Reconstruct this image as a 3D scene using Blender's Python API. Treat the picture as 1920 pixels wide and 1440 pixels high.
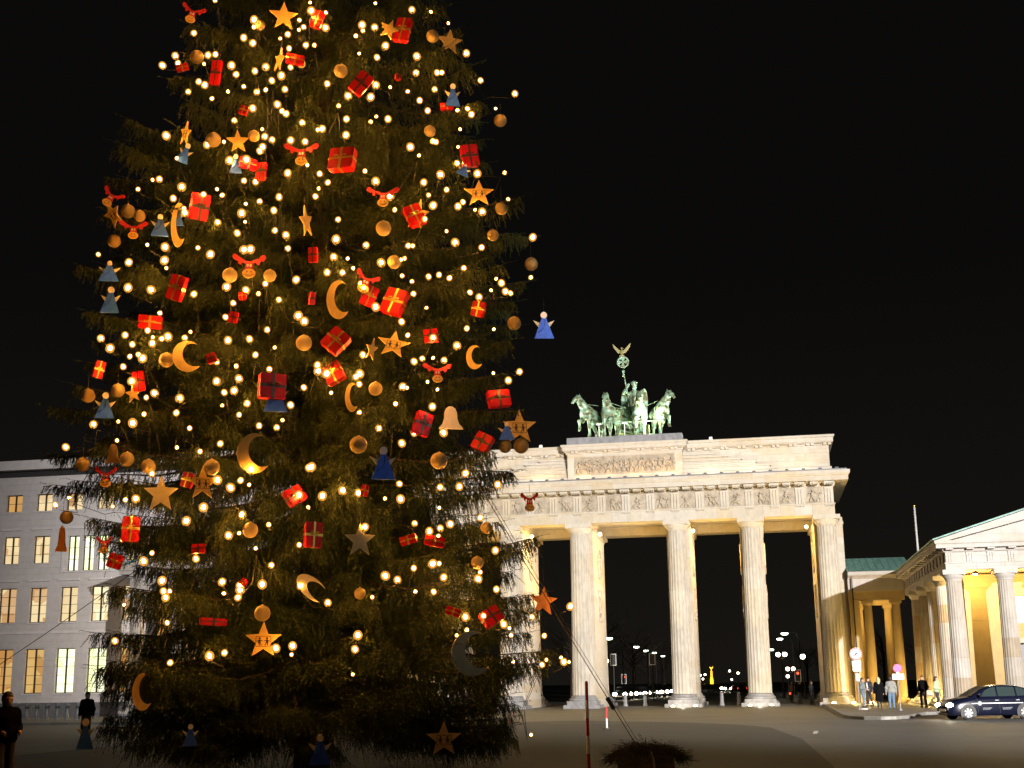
import bpy, math, random
import numpy as np
from mathutils import Matrix, Vector

# ------------------------------------------------------------------ scene, camera, sky, lights
sc = bpy.context.scene
for o in list(bpy.data.objects):
    bpy.data.objects.remove(o)
col = sc.collection
PI = math.pi
rnd = random.Random(7)
nr = np.random.default_rng(11)

sc.render.engine = 'CYCLES'
sc.view_settings.view_transform = 'Standard'
sc.view_settings.look = 'None'
sc.view_settings.exposure = 0.0
sc.view_settings.gamma = 1.0
sc.view_settings.use_curve_mapping = False
sc.cycles.use_denoising = True
sc.cycles.max_bounces = 6
sc.cycles.diffuse_bounces = 3
sc.cycles.glossy_bounces = 3
sc.cycles.transmission_bounces = 4
sc.cycles.transparent_max_bounces = 12
sc.cycles.caustics_reflective = False
sc.cycles.caustics_refractive = False
sc.cycles.sample_clamp_indirect = 6.0
sc.cycles.use_light_tree = True

CAM = np.array([9.5, -99.5, 1.65])
FPX = 2446.8                                   # focal length in pixels of a 1920 px wide frame
yaw_, pitch_, roll_ = -.182, .227, -.0153
_d = np.array([math.sin(yaw_)*math.cos(pitch_), math.cos(yaw_)*math.cos(pitch_), math.sin(pitch_)])
_r = np.array([math.cos(yaw_), -math.sin(yaw_), 0.0])
_u = np.cross(_r, _d)
_r, _u = math.cos(roll_)*_r + math.sin(roll_)*_u, -math.sin(roll_)*_r + math.cos(roll_)*_u
cd = bpy.data.cameras.new('camera')
cd.sensor_width = 36.0; cd.sensor_fit = 'HORIZONTAL'
cd.lens = FPX/1920*36.0
cd.clip_start = 0.3; cd.clip_end = 6000
cam = bpy.data.objects.new('camera', cd); col.objects.link(cam)
m = Matrix.Identity(4)
for i in range(3):
    m[i][0] = _r[i]; m[i][1] = _u[i]; m[i][2] = -_d[i]; m[i][3] = CAM[i]
cam.matrix_world = m
sc.camera = cam

def ray(x, y):                                 # direction of a sight line, used only to survey the place
    w = _d + _r*(x-960)/FPX - _u*(y-720)/FPX
    return w
def bp(x, y, X=None, Y=None, Z=None):
    w = ray(x, y)
    if Y is not None: t = (Y-CAM[1])/w[1]
    elif X is not None: t = (X-CAM[0])/w[0]
    else: t = (Z-CAM[2])/w[2]
    return CAM + t*w

wd = bpy.data.worlds.new('World'); sc.world = wd; wd.use_nodes = True
wn = wd.node_tree.nodes; wn.clear()
wo = wn.new('ShaderNodeOutputWorld'); wb = wn.new('ShaderNodeBackground')
wb.inputs['Strength'].default_value = .0034                     # night sky over a lit town, a little brighter low down
wt_ = wn.new('ShaderNodeTexCoord'); ws_ = wn.new('ShaderNodeSeparateXYZ'); wr_ = wn.new('ShaderNodeValToRGB')
wd.node_tree.links.new(wt_.outputs['Generated'], ws_.inputs[0]); wd.node_tree.links.new(ws_.outputs['Z'], wr_.inputs[0]); wd.node_tree.links.new(wr_.outputs['Color'], wb.inputs['Color'])
wr_.color_ramp.elements[0].color = (2.6, 2.2, 1.75, 1); wr_.color_ramp.elements[0].position = 0.0
wr_.color_ramp.elements[1].color = (.95, .88, .82, 1); wr_.color_ramp.elements[1].position = .30
wd.node_tree.links.new(wb.outputs[0], wo.inputs[0])

def look_at(o, target):
    v = Vector(target) - o.location
    o.rotation_euler = v.to_track_quat('-Z', 'Y').to_euler()
def spot(name, loc, target, power, color, angle, blend=.3, radius=.3):
    l = bpy.data.lights.new(name, 'SPOT'); l.energy = power; l.color = color
    l.spot_size = math.radians(angle); l.spot_blend = blend; l.shadow_soft_size = radius
    o = bpy.data.objects.new(name, l); col.objects.link(o); o.location = loc; look_at(o, target); return o
def point(name, loc, power, color, radius=.1):
    l = bpy.data.lights.new(name, 'POINT'); l.energy = power; l.color = color; l.shadow_soft_size = radius
    o = bpy.data.objects.new(name, l); col.objects.link(o); o.location = loc; return o

WARM = (1.0, .62, .16); AMBER = (1.0, .56, .12)
# floodlights on the roofs round the square, the palace one added (all outside the frame)
spot('floodlight', (48, -117, 20), (-6, 0, 12), 1270000, (1, .95, .88), 38, .8, .5)
spot('floodlight', (-44, -92, 19), (-37, -16, 7), 32000, (1.0, .93, .89), 58, .5, 1.5)  # added fill standing in for the square's stray light on the palace
spot('floodlight', (42, -93, 15), (2.0, -70, 11.0), 8500, (1.0, .97, .92), 31, .9, .8)
# lamps of the gate itself, plus added white spots in the passages
for x in (-14.765, -9.245, -3.725, 3.725, 9.245, 14.765):
    spot('column_uplight', (x-.6, -2.3, .2), (x-.3, -1.45, 15.8), 5500, (1, .76, .38), 30, .7, .12)
for a_, b_ in ((-13.9, -10.1), (-8.37, -4.6), (-2.85, 2.85), (4.6, 8.37), (10.1, 13.9)):
    for z_ in (2.5, 7.0, 11.5):
        spot('passage_lamp', (b_-.1, 3.6, z_), (a_, 4.2, z_), 26*(b_-a_)**2, (1, .93, .82), 150, .6, .2)  # added unseen spots that whiten the facing passage walls
for x in (-12.0, -6.5, 0.0, 6.5, 12.0):
    point('passage_lamp', (x, 3.0, 12.2), 900, WARM, .25)
    point('passage_lamp', (x, 7.0, 9.0), 350, WARM, .25)
for x in (-13, -9.5, -6.5, 6.5, 9.5, 13):
    spot('attic_lamp', (x, -1.75, 16.95), (x*.97, .2, 18.3), 130, (1, .74, .44), 150, .8, .15)
for x in (-3.3, -1.1, 1.1, 3.3):
    spot('attic_lamp', (x, -1.75, 16.95), (x, -.6, 18.3), 110, (1, .64, .30), 150, .8, .15)
for s in (-1, 1):
    spot('quadriga_lamp', (s*7.4, -.4, 20.3), (s*.8, .6, 22.9), 3300, (.86, 1.0, .86), 56, .6, .15)
    spot('quadriga_lamp', (s*3.4, 5.6, 20.6), (s*.8, 1.6, 22.6), 3800, (1, .9, .35), 110, .6, .15)
spot('quadriga_lamp', (2.5, -2.0, 19.9), (.2, 2.2, 25.5), 4500, (.95, 1.0, .75), 70, .6, .15)
for s in (-1, 1):
    for y in (-19.4, -14.5, -10.0, -5.6, -1.0):
        point('colonnade_lamp', (s*20.95 if y > -19 else s*21.6, y, .55 if y > -19 else 7.0), 600 if y > -19 else 300, (1, .66, .20), .12)
        if y > -19: point('colonnade_lamp', (s*19.75, y-.3, .40), 150, (1, .68, .22), .10)
    for x in (21.8, 24.8, 27.8):
        point('portico_lamp', (s*x, -19.6, 7.0), 360, (1, .66, .22), .15)
    point('link_lamp', (s*17.0, -2.6, .6), 560, (1, .64, .19), .15)
    point('link_lamp', (s*15.8, -3.2, .5), 260, (1, .64, .19), .15)
    point('link_lamp', (s*18.6, 5.5, 6.5), 320, (1, .64, .19), .15)

# ------------------------------------------------------------------ helpers
def link(o, parent=None):
    col.objects.link(o)
    if parent is not None: o.parent = parent
    return o
def tag(o, label, cat, group=None):
    o['label'] = label; o['category'] = cat
    if group: o['group'] = group
    return o
def thing(name, label, cat, loc=(0, 0, 0), rz=0.0, group=None):
    o = bpy.data.objects.new(name, None); o.empty_display_size = .2
    link(o); o.location = loc; o.rotation_euler = (0, 0, rz)
    return tag(o, label, cat, group)

class MB:
    def __init__(s): s.v = []; s.f = []
    def add(s, vs, fs):
        n = len(s.v); s.v.extend([tuple(p) for p in vs]); s.f.extend([tuple(i+n for i in f) for f in fs]); return s
    def box(s, x0, x1, y0, y1, z0, z1):
        return s.add([(x0,y0,z0),(x1,y0,z0),(x1,y1,z0),(x0,y1,z0),(x0,y0,z1),(x1,y0,z1),(x1,y1,z1),(x0,y1,z1)],
                     [(0,3,2,1),(4,5,6,7),(0,1,5,4),(1,2,6,5),(2,3,7,6),(3,0,4,7)])
    def frustum(s, x0, x1, y0, y1, z0, z1, i):
        return s.add([(x0,y0,z0),(x1,y0,z0),(x1,y1,z0),(x0,y1,z0),(x0+i,y0+i,z1),(x1-i,y0+i,z1),(x1-i,y1-i,z1),(x0+i,y1-i,z1)],
                     [(0,3,2,1),(4,5,6,7),(0,1,5,4),(1,2,6,5),(2,3,7,6),(3,0,4,7)])
    def prism(s, pts, y0, y1, axis='y'):            # polygon (a,b) extruded along one axis; counter-clockwise seen from -axis
        n = len(pts)
        f = {'y': lambda a, b, t: (a, t, b), 'x': lambda a, b, t: (t, a, b), 'z': lambda a, b, t: (a, b, t)}[axis]
        vs = [f(a, b, y0) for a, b in pts] + [f(a, b, y1) for a, b in pts]
        return s.add(vs, [tuple(range(n)), tuple(range(2*n-1, n-1, -1))] + [(i, i+n, (i+1) % n+n, (i+1) % n) for i in range(n)])
    def lathe(s, prof, n=16, c=(0, 0), cap=True):
        vs = []; fs = []
        for r, z in prof:
            for k in range(n):
                a = 2*PI*k/n; vs.append((c[0]+r*math.cos(a), c[1]+r*math.sin(a), z))
        for i in range(len(prof)-1):
            for k in range(n):
                k2 = (k+1) % n; fs.append((i*n+k, i*n+k2, (i+1)*n+k2, (i+1)*n+k))
        if cap:
            fs.append(tuple(range(n-1, -1, -1))); fs.append(tuple((len(prof)-1)*n+k for k in range(n)))
        return s.add(vs, fs)
    def tube(s, pts, rad, n=6):
        pts = [np.array(p, float) for p in pts]
        if not hasattr(rad, '__len__'): rad = [rad]*len(pts)
        vs = []; fs = []
        for i, p in enumerate(pts):
            t = pts[min(i+1, len(pts)-1)] - pts[max(i-1, 0)]; t /= (np.linalg.norm(t)+1e-9)
            a = np.array([0, 0, 1.0]) if abs(t[2]) < .9 else np.array([1.0, 0, 0])
            e1 = np.cross(t, a); e1 /= np.linalg.norm(e1); e2 = np.cross(t, e1)
            for k in range(n):
                an = 2*PI*k/n; vs.append(p + rad[i]*(math.cos(an)*e1 + math.sin(an)*e2))
        for i in range(len(pts)-1):
            for k in range(n):
                k2 = (k+1) % n; fs.append((i*n+k, i*n+k2, (i+1)*n+k2, (i+1)*n+k))
        fs.append(tuple(range(n-1, -1, -1))); fs.append(tuple((len(pts)-1)*n+k for k in range(n)))
        return s.add(vs, fs)
    def sphere(s, c, r, nu=10, nv=7, sc_=(1, 1, 1)):
        vs = [(c[0], c[1], c[2]-r*sc_[2])]; fs = []
        for j in range(1, nv):
            th = PI*j/nv
            for k in range(nu):
                a = 2*PI*k/nu
                vs.append((c[0]+r*sc_[0]*math.sin(th)*math.cos(a), c[1]+r*sc_[1]*math.sin(th)*math.sin(a), c[2]-r*sc_[2]*math.cos(th)))
        vs.append((c[0], c[1], c[2]+r*sc_[2])); L = len(vs)-1
        for k in range(nu):
            k2 = (k+1) % nu
            fs.append((0, 1+k2, 1+k)); fs.append((L, 1+(nv-2)*nu+k, 1+(nv-2)*nu+k2))
            for j in range(nv-2):
                fs.append((1+j*nu+k, 1+j*nu+k2, 1+(j+1)*nu+k2, 1+(j+1)*nu+k))
        return s.add(vs, fs)
    def mesh(s, name, mat=None, smooth=False):
        me = bpy.data.meshes.new(name); me.from_pydata(s.v, [], s.f); me.validate()
        if mat: me.materials.append(mat)
        if smooth: me.polygons.foreach_set('use_smooth', [True]*len(me.polygons))
        me.update(); return me
    def build(s, name, mat, parent=None, smooth=False, loc=None):
        o = bpy.data.objects.new(name, s.mesh(name, mat, smooth)); link(o, parent)
        if loc is not None: o.location = loc
        return o

def np_mesh(name, V, Fq, mat, smooth=False):          # fast mesh from arrays; Fq (n,3) or (n,4)
    me = bpy.data.meshes.new(name); k = Fq.shape[1]
    me.vertices.add(len(V)); me.vertices.foreach_set('co', np.ascontiguousarray(V, dtype=np.float32).ravel())
    me.loops.add(Fq.size); me.loops.foreach_set('vertex_index', np.ascontiguousarray(Fq, dtype=np.int32).ravel())
    me.polygons.add(len(Fq)); me.polygons.foreach_set('loop_start', np.arange(0, Fq.size, k, dtype=np.int32))
    if smooth: me.polygons.foreach_set('use_smooth', np.ones(len(Fq), dtype=bool))
    me.materials.append(mat); me.update(); me.validate(); return me
def place(me, name, parent=None, loc=(0, 0, 0), rot=(0, 0, 0), scale=(1, 1, 1)):
    o = bpy.data.objects.new(name, me); link(o, parent); o.location = loc; o.rotation_euler = rot; o.scale = scale; return o

def surface_nets(f, org, h):
    s = f < 0; nx, ny, nz = f.shape
    cnt = np.zeros((nx-1, ny-1, nz-1), np.int8)
    for a in (0, 1):
        for b in (0, 1):
            for c in (0, 1): cnt += s[a:nx-1+a, b:ny-1+b, c:nz-1+c]
    act = (cnt > 0) & (cnt < 8); idx = np.argwhere(act)
    vid = -np.ones(act.shape, int); vid[act] = np.arange(len(idx))
    P = np.zeros((len(idx), 3)); W = np.zeros(len(idx))
    cor = [(a, b, c) for a in (0, 1) for b in (0, 1) for c in (0, 1)]
    for p in cor:
        for ax in range(3):
            if p[ax]: continue
            q = list(p); q[ax] = 1
            fa = f[idx[:,0]+p[0], idx[:,1]+p[1], idx[:,2]+p[2]]; fb = f[idx[:,0]+q[0], idx[:,1]+q[1], idx[:,2]+q[2]]
            mk = (fa < 0) != (fb < 0); t = np.where(mk, fa/np.where(mk, fa-fb, 1), 0)
            pos = np.repeat(np.array(p, float)[None], len(idx), 0); pos[:, ax] += t
            P[mk] += pos[mk]; W[mk] += 1
    V = org + h*(idx + P/W[:, None]); F = []
    for ax in range(3):
        b, c = [(1, 2), (2, 0), (0, 1)][ax]
        lo = [slice(None)]*3; hi = [slice(None)]*3; lo[ax] = slice(0, f.shape[ax]-1); hi[ax] = slice(1, None)
        A = s[tuple(lo)]; B = s[tuple(hi)]; e = np.argwhere(A != B)
        e = e[(e[:, b] > 0) & (e[:, c] > 0) & (e[:, b] < f.shape[b]-1) & (e[:, c] < f.shape[c]-1)]
        sg = A[e[:,0], e[:,1], e[:,2]]
        q = []
        for db, dc in ((1, 1), (0, 1), (0, 0), (1, 0)):
            g = e.copy(); g[:, b] -= db; g[:, c] -= dc; q.append(vid[g[:,0], g[:,1], g[:,2]])
        Q = np.stack(q, 1); Q[~sg] = Q[~sg][:, ::-1]; F.append(Q)
    return V, np.concatenate(F)
def sdf_mesh(name, prims, h, mat, k=.05):
    """one continuous skin over tapered limbs: prims = (a, b, ra, rb[, squash_y])"""
    A = np.array([p[0] for p in prims], float); B = np.array([p[1] for p in prims], float)
    R = max(max(p[2], p[3]) for p in prims) + 2*h + k
    lo = np.minimum(A, B).min(0)-R; hi = np.maximum(A, B).max(0)+R
    n = np.ceil((hi-lo)/h).astype(int)+1
    X, Y, Z = np.meshgrid(*[lo[i]+h*np.arange(n[i]) for i in range(3)], indexing='ij')
    P = np.stack([X, Y, Z], -1).astype(np.float32); f = None
    for p in prims:
        a = np.array(p[0], np.float32); b = np.array(p[1], np.float32); ab = b-a
        t = np.clip(((P-a)@ab)/max(float(ab@ab), 1e-9), 0, 1)
        q = P-(a+t[..., None]*ab)
        if len(p) > 4: q = q/np.array(p[4], np.float32)
        dd = np.sqrt((q*q).sum(-1)) - (p[2]+(p[3]-p[2])*t)
        if f is None: f = dd
        else:
            hh = np.clip(.5+.5*(f-dd)/k, 0, 1); f = f*(1-hh)+dd*hh - k*hh*(1-hh)
    V, F = surface_nets(f, lo, h)
    return np_mesh(name, V, F, mat, True)

# ------------------------------------------------------------------ materials
def new_mat(name):
    mt = bpy.data.materials.new(name); mt.use_nodes = True
    return mt, mt.node_tree.nodes, mt.node_tree.links, mt.node_tree.nodes['Principled BSDF']
def simple(name, c, rough=.6, metal=0.0, noise=0.0, scale=8.0, bump=0.0, emit=None, spec=None):
    mt, n, l, b = new_mat(name)
    b.inputs['Base Color'].default_value = (*c, 1); b.inputs['Roughness'].default_value = rough; b.inputs['Metallic'].default_value = metal
    if spec is not None: b.inputs['Specular IOR Level'].default_value = spec
    if noise or bump:
        tc = n.new('ShaderNodeTexCoord'); nz = n.new('ShaderNodeTexNoise'); nz.inputs['Scale'].default_value = scale; nz.inputs['Detail'].default_value = 6
        l.new(tc.outputs['Object'], nz.inputs['Vector'])
        if noise:
            rp = n.new('ShaderNodeValToRGB')
            rp.color_ramp.elements[0].position = .3; rp.color_ramp.elements[1].position = .72
            rp.color_ramp.elements[0].color = (*[x*(1-noise) for x in c], 1); rp.color_ramp.elements[1].color = (*[min(1, x*(1+noise*.6)) for x in c], 1)
            l.new(nz.outputs['Fac'], rp.inputs['Fac']); l.new(rp.outputs['Color'], b.inputs['Base Color'])
        if bump:
            bm = n.new('ShaderNodeBump'); bm.inputs['Strength'].default_value = bump; bm.inputs['Distance'].default_value = .02
            l.new(nz.outputs['Fac'], bm.inputs['Height']); l.new(bm.outputs['Normal'], b.inputs['Normal'])
    if emit:
        b.inputs['Emission Color'].default_value = (*emit[0], 1); b.inputs['Emission Strength'].default_value = emit[1]
    return mt
def emission(name, c, strength):
    mt = bpy.data.materials.new(name); mt.use_nodes = True; n = mt.node_tree.nodes; n.clear()
    e = n.new('ShaderNodeEmission'); e.inputs[0].default_value = (*c, 1); e.inputs[1].default_value = strength
    o = n.new('ShaderNodeOutputMaterial'); mt.node_tree.links.new(e.outputs[0], o.inputs[0]); return mt
def stone(name, c, c2, tint=.5, brick=None, stain=.35, streak=True, rough=.85):
    """sandstone: every block has its own shade, with grain, weather streaks and (optional) ashlar courses"""
    mt, n, l, b = new_mat(name); b.inputs['Roughness'].default_value = rough; b.inputs['Specular IOR Level'].default_value = .2
    tc = n.new('ShaderNodeTexCoord'); geo = n.new('ShaderNodeNewGeometry'); oi = n.new('ShaderNodeObjectInfo')
    rp = n.new('ShaderNodeValToRGB'); e = rp.color_ramp.elements
    e[0].color = (*c, 1); e[1].color = (*c2, 1); e[0].position = 0.0; e[1].position = 1.0
    mid = e.new(.5); mid.color = (*[(a*.7+bb*.3)*.95 for a, bb in zip(c, c2)], 1)
    if brick:
        bw, bh = brick
        mp = n.new('ShaderNodeMapping'); l.new(geo.outputs['Position'], mp.inputs['Vector'])
        mp.inputs['Rotation'].default_value = (PI/2, 0, 0)
        br = n.new('ShaderNodeTexBrick'); l.new(mp.outputs['Vector'], br.inputs['Vector'])
        br.inputs['Color1'].default_value = (0, 0, 0, 1); br.inputs['Color2'].default_value = (1, 1, 1, 1); br.inputs['Mortar'].default_value = (.3, .3, .3, 1)
        br.inputs['Scale'].default_value = 1.0; br.inputs['Brick Width'].default_value = bw; br.inputs['Row Height'].default_value = bh; br.inputs['Mortar Size'].default_value = .006
        l.new(br.outputs['Color'], rp.inputs['Fac'])
    else:
        mr = n.new('ShaderNodeMath'); mr.operation = 'MULTIPLY'; l.new(oi.outputs['Random'], mr.inputs[0]); mr.inputs[1].default_value = 1.0
        l.new(mr.outputs[0], rp.inputs['Fac'])
    mix = n.new('ShaderNodeMix'); mix.data_type = 'RGBA'; mix.inputs[0].default_value = tint
    mix.inputs[6].default_value = (*[(a+bb)/2 for a, bb in zip(c, c2)], 1); l.new(rp.outputs['Color'], mix.inputs[7])
    nz = n.new('ShaderNodeTexNoise'); nz.inputs['Scale'].default_value = 1.3; nz.inputs['Detail'].default_value = 8; nz.inputs['Roughness'].default_value = .65
    ms = n.new('ShaderNodeMapping'); l.new(geo.outputs['Position'], ms.inputs['Vector']); ms.inputs['Scale'].default_value = (2.2, 2.2, .8 if streak else 1.5)
    l.new(ms.outputs['Vector'], nz.inputs['Vector'])
    r2 = n.new('ShaderNodeValToRGB'); r2.color_ramp.elements[0].position = .34; r2.color_ramp.elements[1].position = .6
    r2.color_ramp.elements[0].color = (1-stain, 1-stain*1.02, 1-stain*1.05, 1); r2.color_ramp.elements[1].color = (1, 1, 1, 1)
    l.new(nz.outputs['Fac'], r2.inputs['Fac'])
    mu = n.new('ShaderNodeMix'); mu.data_type = 'RGBA'; mu.blend_type = 'MULTIPLY'; mu.inputs[0].default_value = 1.0
    l.new(mix.outputs[2], mu.inputs[6]); l.new(r2.outputs['Color'], mu.inputs[7]); l.new(mu.outputs[2], b.inputs['Base Color'])
    n3 = n.new('ShaderNodeTexNoise'); n3.inputs['Scale'].default_value = 14; n3.inputs['Detail'].default_value = 4; l.new(geo.outputs['Position'], n3.inputs['Vector'])
    bm = n.new('ShaderNodeBump'); bm.inputs['Strength'].default_value = .25; bm.inputs['Distance'].default_value = .02
    l.new(n3.outputs['Fac'], bm.inputs['Height'])
    if brick:
        b2 = n.new('ShaderNodeBump'); b2.inputs['Strength'].default_value = .6; b2.inputs['Distance'].default_value = .02; b2.invert = True
        l.new(br.outputs['Fac'], b2.inputs['Height']); l.new(bm.outputs['Normal'], b2.inputs['Normal']); l.new(b2.outputs['Normal'], b.inputs['Normal'])
    else: l.new(bm.outputs['Normal'], b.inputs['Normal'])
    return mt

M = {}
M['stone'] = stone('sandstone', (.47, .44, .40), (.44, .37, .26), .7, None, .13, False)
M['drum'] = stone('column_sandstone', (.46, .43, .39), (.42, .375, .30), .65, None, .24)
M['ashlar'] = stone('sandstone_ashlar', (.48, .45, .41), (.42, .34, .23), .6, (1.6, .55), .12, False)
M['relief'] = stone('carved_sandstone', (.40, .35, .29), (.36, .30, .22), .4, None, .35, False)
M['tdrum'] = stone('gatehouse_drum_stone', (.40, .37, .34), (.30, .22, .13), 1.0, None, .22)
M['tstone'] = stone('gatehouse_sandstone', (.40, .38, .375), (.37, .33, .28), .6, (2.0, .6), .12, False)
M['plinth'] = stone('grey_plinth_stone', (.26, .26, .27), (.22, .22, .24), .5, None, .35, False)
M['cella'] = stone('ochre_render', (.38, .29, .15), (.36, .27, .14), .5, (2.4, .62), .12)
M['plaster'] = stone('pale_plaster_ashlar', (.52, .49, .49), (.49, .46, .46), .6, (1.8, .42), .10, False)
M['plaster2'] = simple('white_plaster_trim', (.55, .52, .52), .8, noise=.1, scale=2)
M['basedark'] = simple('dark_granite_base', (.10, .10, .11), .7, noise=.3, scale=6)
M['copper'] = simple('green_copper_roof', (.13, .27, .24), .55, noise=.45, scale=3, bump=.2)
M['lead'] = simple('dark_lead_flashing', (.10, .11, .13), .5, noise=.3)
M['bronze'] = None
M['asphalt'] = None
M['black'] = simple('black_metal', (.015, .015, .016), .5)
M['greymetal'] = simple('grey_painted_metal', (.20, .21, .22), .45, metal=.3)
M['whitemetal'] = simple('white_painted_metal', (.70, .70, .70), .45)
M['rim'] = simple('silver_hubcap', (.36, .36, .37), .4, metal=.3)
M['tyre'] = simple('tyre_rubber', (.015, .015, .015), .85)
M['glass'] = simple('dark_car_glass', (.02, .03, .03), .08)
M['bark'] = simple('spruce_bark', (.055, .038, .025), .95, noise=.6, scale=20, bump=.6)
M['cable'] = simple('dark_green_cable', (.01, .014, .008), .6)
M['wire'] = simple('steel_wire', (.06, .06, .06), .5, metal=.6)
M['red'] = simple('red_foil', (.46, .006, .010), .42, noise=.25, scale=14, bump=.25, spec=.18)
M['redmatt'] = simple('red_painted_board', (.42, .012, .015), .6, noise=.15, scale=10)
M['gold'] = simple('gold_ribbon', (.60, .40, .08), .3, metal=.8)
M['ribbondark'] = simple('dark_ribbon', (.03, .02, .01), .4)
M['star'] = simple('yellow_painted_board', (.62, .40, .09), .6, noise=.18, scale=5)
M['cream'] = simple('cream_painted_board', (.60, .52, .30), .6, noise=.15, scale=5)
M['orange'] = simple('orange_painted_board', (.62, .24, .03), .55, noise=.18, scale=5)
M['print'] = simple('black_print', (.012, .010, .008), .6)
M['blue'] = simple('blue_painted_board', (.035, .15, .85), .55, noise=.2, scale=6)
M['navy'] = simple('navy_sash', (.02, .04, .12), .6)
M['whiteboard'] = simple('white_painted_board', (.75, .70, .64), .6, noise=.08, scale=6)
M['muzzle'] = simple('yellow_muzzle_board', (.60, .36, .07), .6)
M['skin'] = simple('skin', (.42, .25, .18), .55)
M['polered'] = simple('red_pole_paint', (.42, .02, .025), .45)
M['polewhite'] = simple('white_pole_paint', (.62, .58, .56), .45)

mt, n, l, b = new_mat('gold_glitter'); M['ball'] = mt         # glitter bauble
b.inputs['Base Color'].default_value = (.34, .25, .10, 1); b.inputs['Metallic'].default_value = .55; b.inputs['Roughness'].default_value = .42
tc = n.new('ShaderNodeTexCoord'); vz = n.new('ShaderNodeTexVoronoi'); vz.inputs['Scale'].default_value = 70; l.new(tc.outputs['Object'], vz.inputs['Vector'])
bm = n.new('ShaderNodeBump'); bm.inputs['Strength'].default_value = .55; bm.inputs['Distance'].default_value = .01; l.new(vz.outputs['Distance'], bm.inputs['Height']); l.new(bm.outputs['Normal'], b.inputs['Normal'])

mt, n, l, b = new_mat('green_bronze'); M['bronze'] = mt        # verdigris with bare brown metal
b.inputs['Roughness'].default_value = .45; b.inputs['Metallic'].default_value = .25
geo = n.new('ShaderNodeNewGeometry'); nz = n.new('ShaderNodeTexNoise'); nz.inputs['Scale'].default_value = 2.6; nz.inputs['Detail'].default_value = 8; l.new(geo.outputs['Position'], nz.inputs['Vector'])
rp = n.new('ShaderNodeValToRGB'); e = rp.color_ramp.elements; e[0].position = .36; e[0].color = (.06, .055, .025, 1); e[1].position = .58; e[1].color = (.22, .36, .27, 1)
x_ = e.new(.46); x_.color = (.20, .25, .15, 1)
l.new(nz.outputs['Fac'], rp.inputs['Fac']); l.new(rp.outputs['Color'], b.inputs['Base Color'])
bm = n.new('ShaderNodeBump'); bm.inputs['Strength'].default_value = .4; bm.inputs['Distance'].default_value = .04; l.new(nz.outputs['Fac'], bm.inputs['Height']); l.new(bm.outputs['Normal'], b.inputs['Normal'])

def ground_mat(name, ca, cb, sx, rough):
    mt, n, l, b = new_mat(name); geo = n.new('ShaderNodeNewGeometry')
    n1 = n.new('ShaderNodeTexNoise'); n1.inputs['Scale'].default_value = .22; n1.inputs['Detail'].default_value = 5; l.new(geo.outputs['Position'], n1.inputs['Vector'])
    n2 = n.new('ShaderNodeTexNoise'); n2.inputs['Scale'].default_value = 30; n2.inputs['Detail'].default_value = 4; l.new(geo.outputs['Position'], n2.inputs['Vector'])
    ad = n.new('ShaderNodeMath'); ad.operation = 'MULTIPLY_ADD'; l.new(n2.outputs['Fac'], ad.inputs[0]); ad.inputs[1].default_value = .45; l.new(n1.outputs['Fac'], ad.inputs[2])
    rp = n.new('ShaderNodeValToRGB'); rp.color_ramp.elements[0].position = .45; rp.color_ramp.elements[1].position = .95
    rp.color_ramp.elements[0].color = (*ca, 1); rp.color_ramp.elements[1].color = (*cb, 1); l.new(ad.outputs[0], rp.inputs['Fac'])
    br = n.new('ShaderNodeTexBrick'); l.new(geo.outputs['Position'], br.inputs['Vector']); br.inputs['Scale'].default_value = 1; br.inputs['Brick Width'].default_value = sx; br.inputs['Row Height'].default_value = sx*.7
    br.inputs['Mortar Size'].default_value = sx*.035; br.inputs['Color1'].default_value = (1, 1, 1, 1); br.inputs['Color2'].default_value = (.62, .62, .60, 1); br.inputs['Mortar'].default_value = (.55, .55, .55, 1)
    mu = n.new('ShaderNodeMix'); mu.data_type = 'RGBA'; mu.blend_type = 'MULTIPLY'; mu.inputs[0].default_value = .8
    l.new(rp.outputs['Color'], mu.inputs[6]); l.new(br.outputs['Color'], mu.inputs[7]); l.new(mu.outputs[2], b.inputs['Base Color'])
    b.inputs['Roughness'].default_value = rough
    bm = n.new('ShaderNodeBump'); bm.inputs['Strength'].default_value = .35; bm.inputs['Distance'].default_value = .01; l.new(n2.outputs['Fac'], bm.inputs['Height']); l.new(bm.outputs['Normal'], b.inputs['Normal'])
    return mt
M['sett'] = ground_mat('granite_setts', (.034, .038, .043), (.078, .083, .090), .6, .58)
M['asphalt'] = ground_mat('dark_asphalt', (.014, .015, .016), (.034, .035, .036), .5, .7)
M['slab'] = ground_mat('pavement_slabs', (.10, .095, .085), (.17, .16, .145), .9, .6)
M['kerb'] = simple('granite_kerb', (.20, .19, .18), .7, noise=.3, scale=5)

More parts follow.
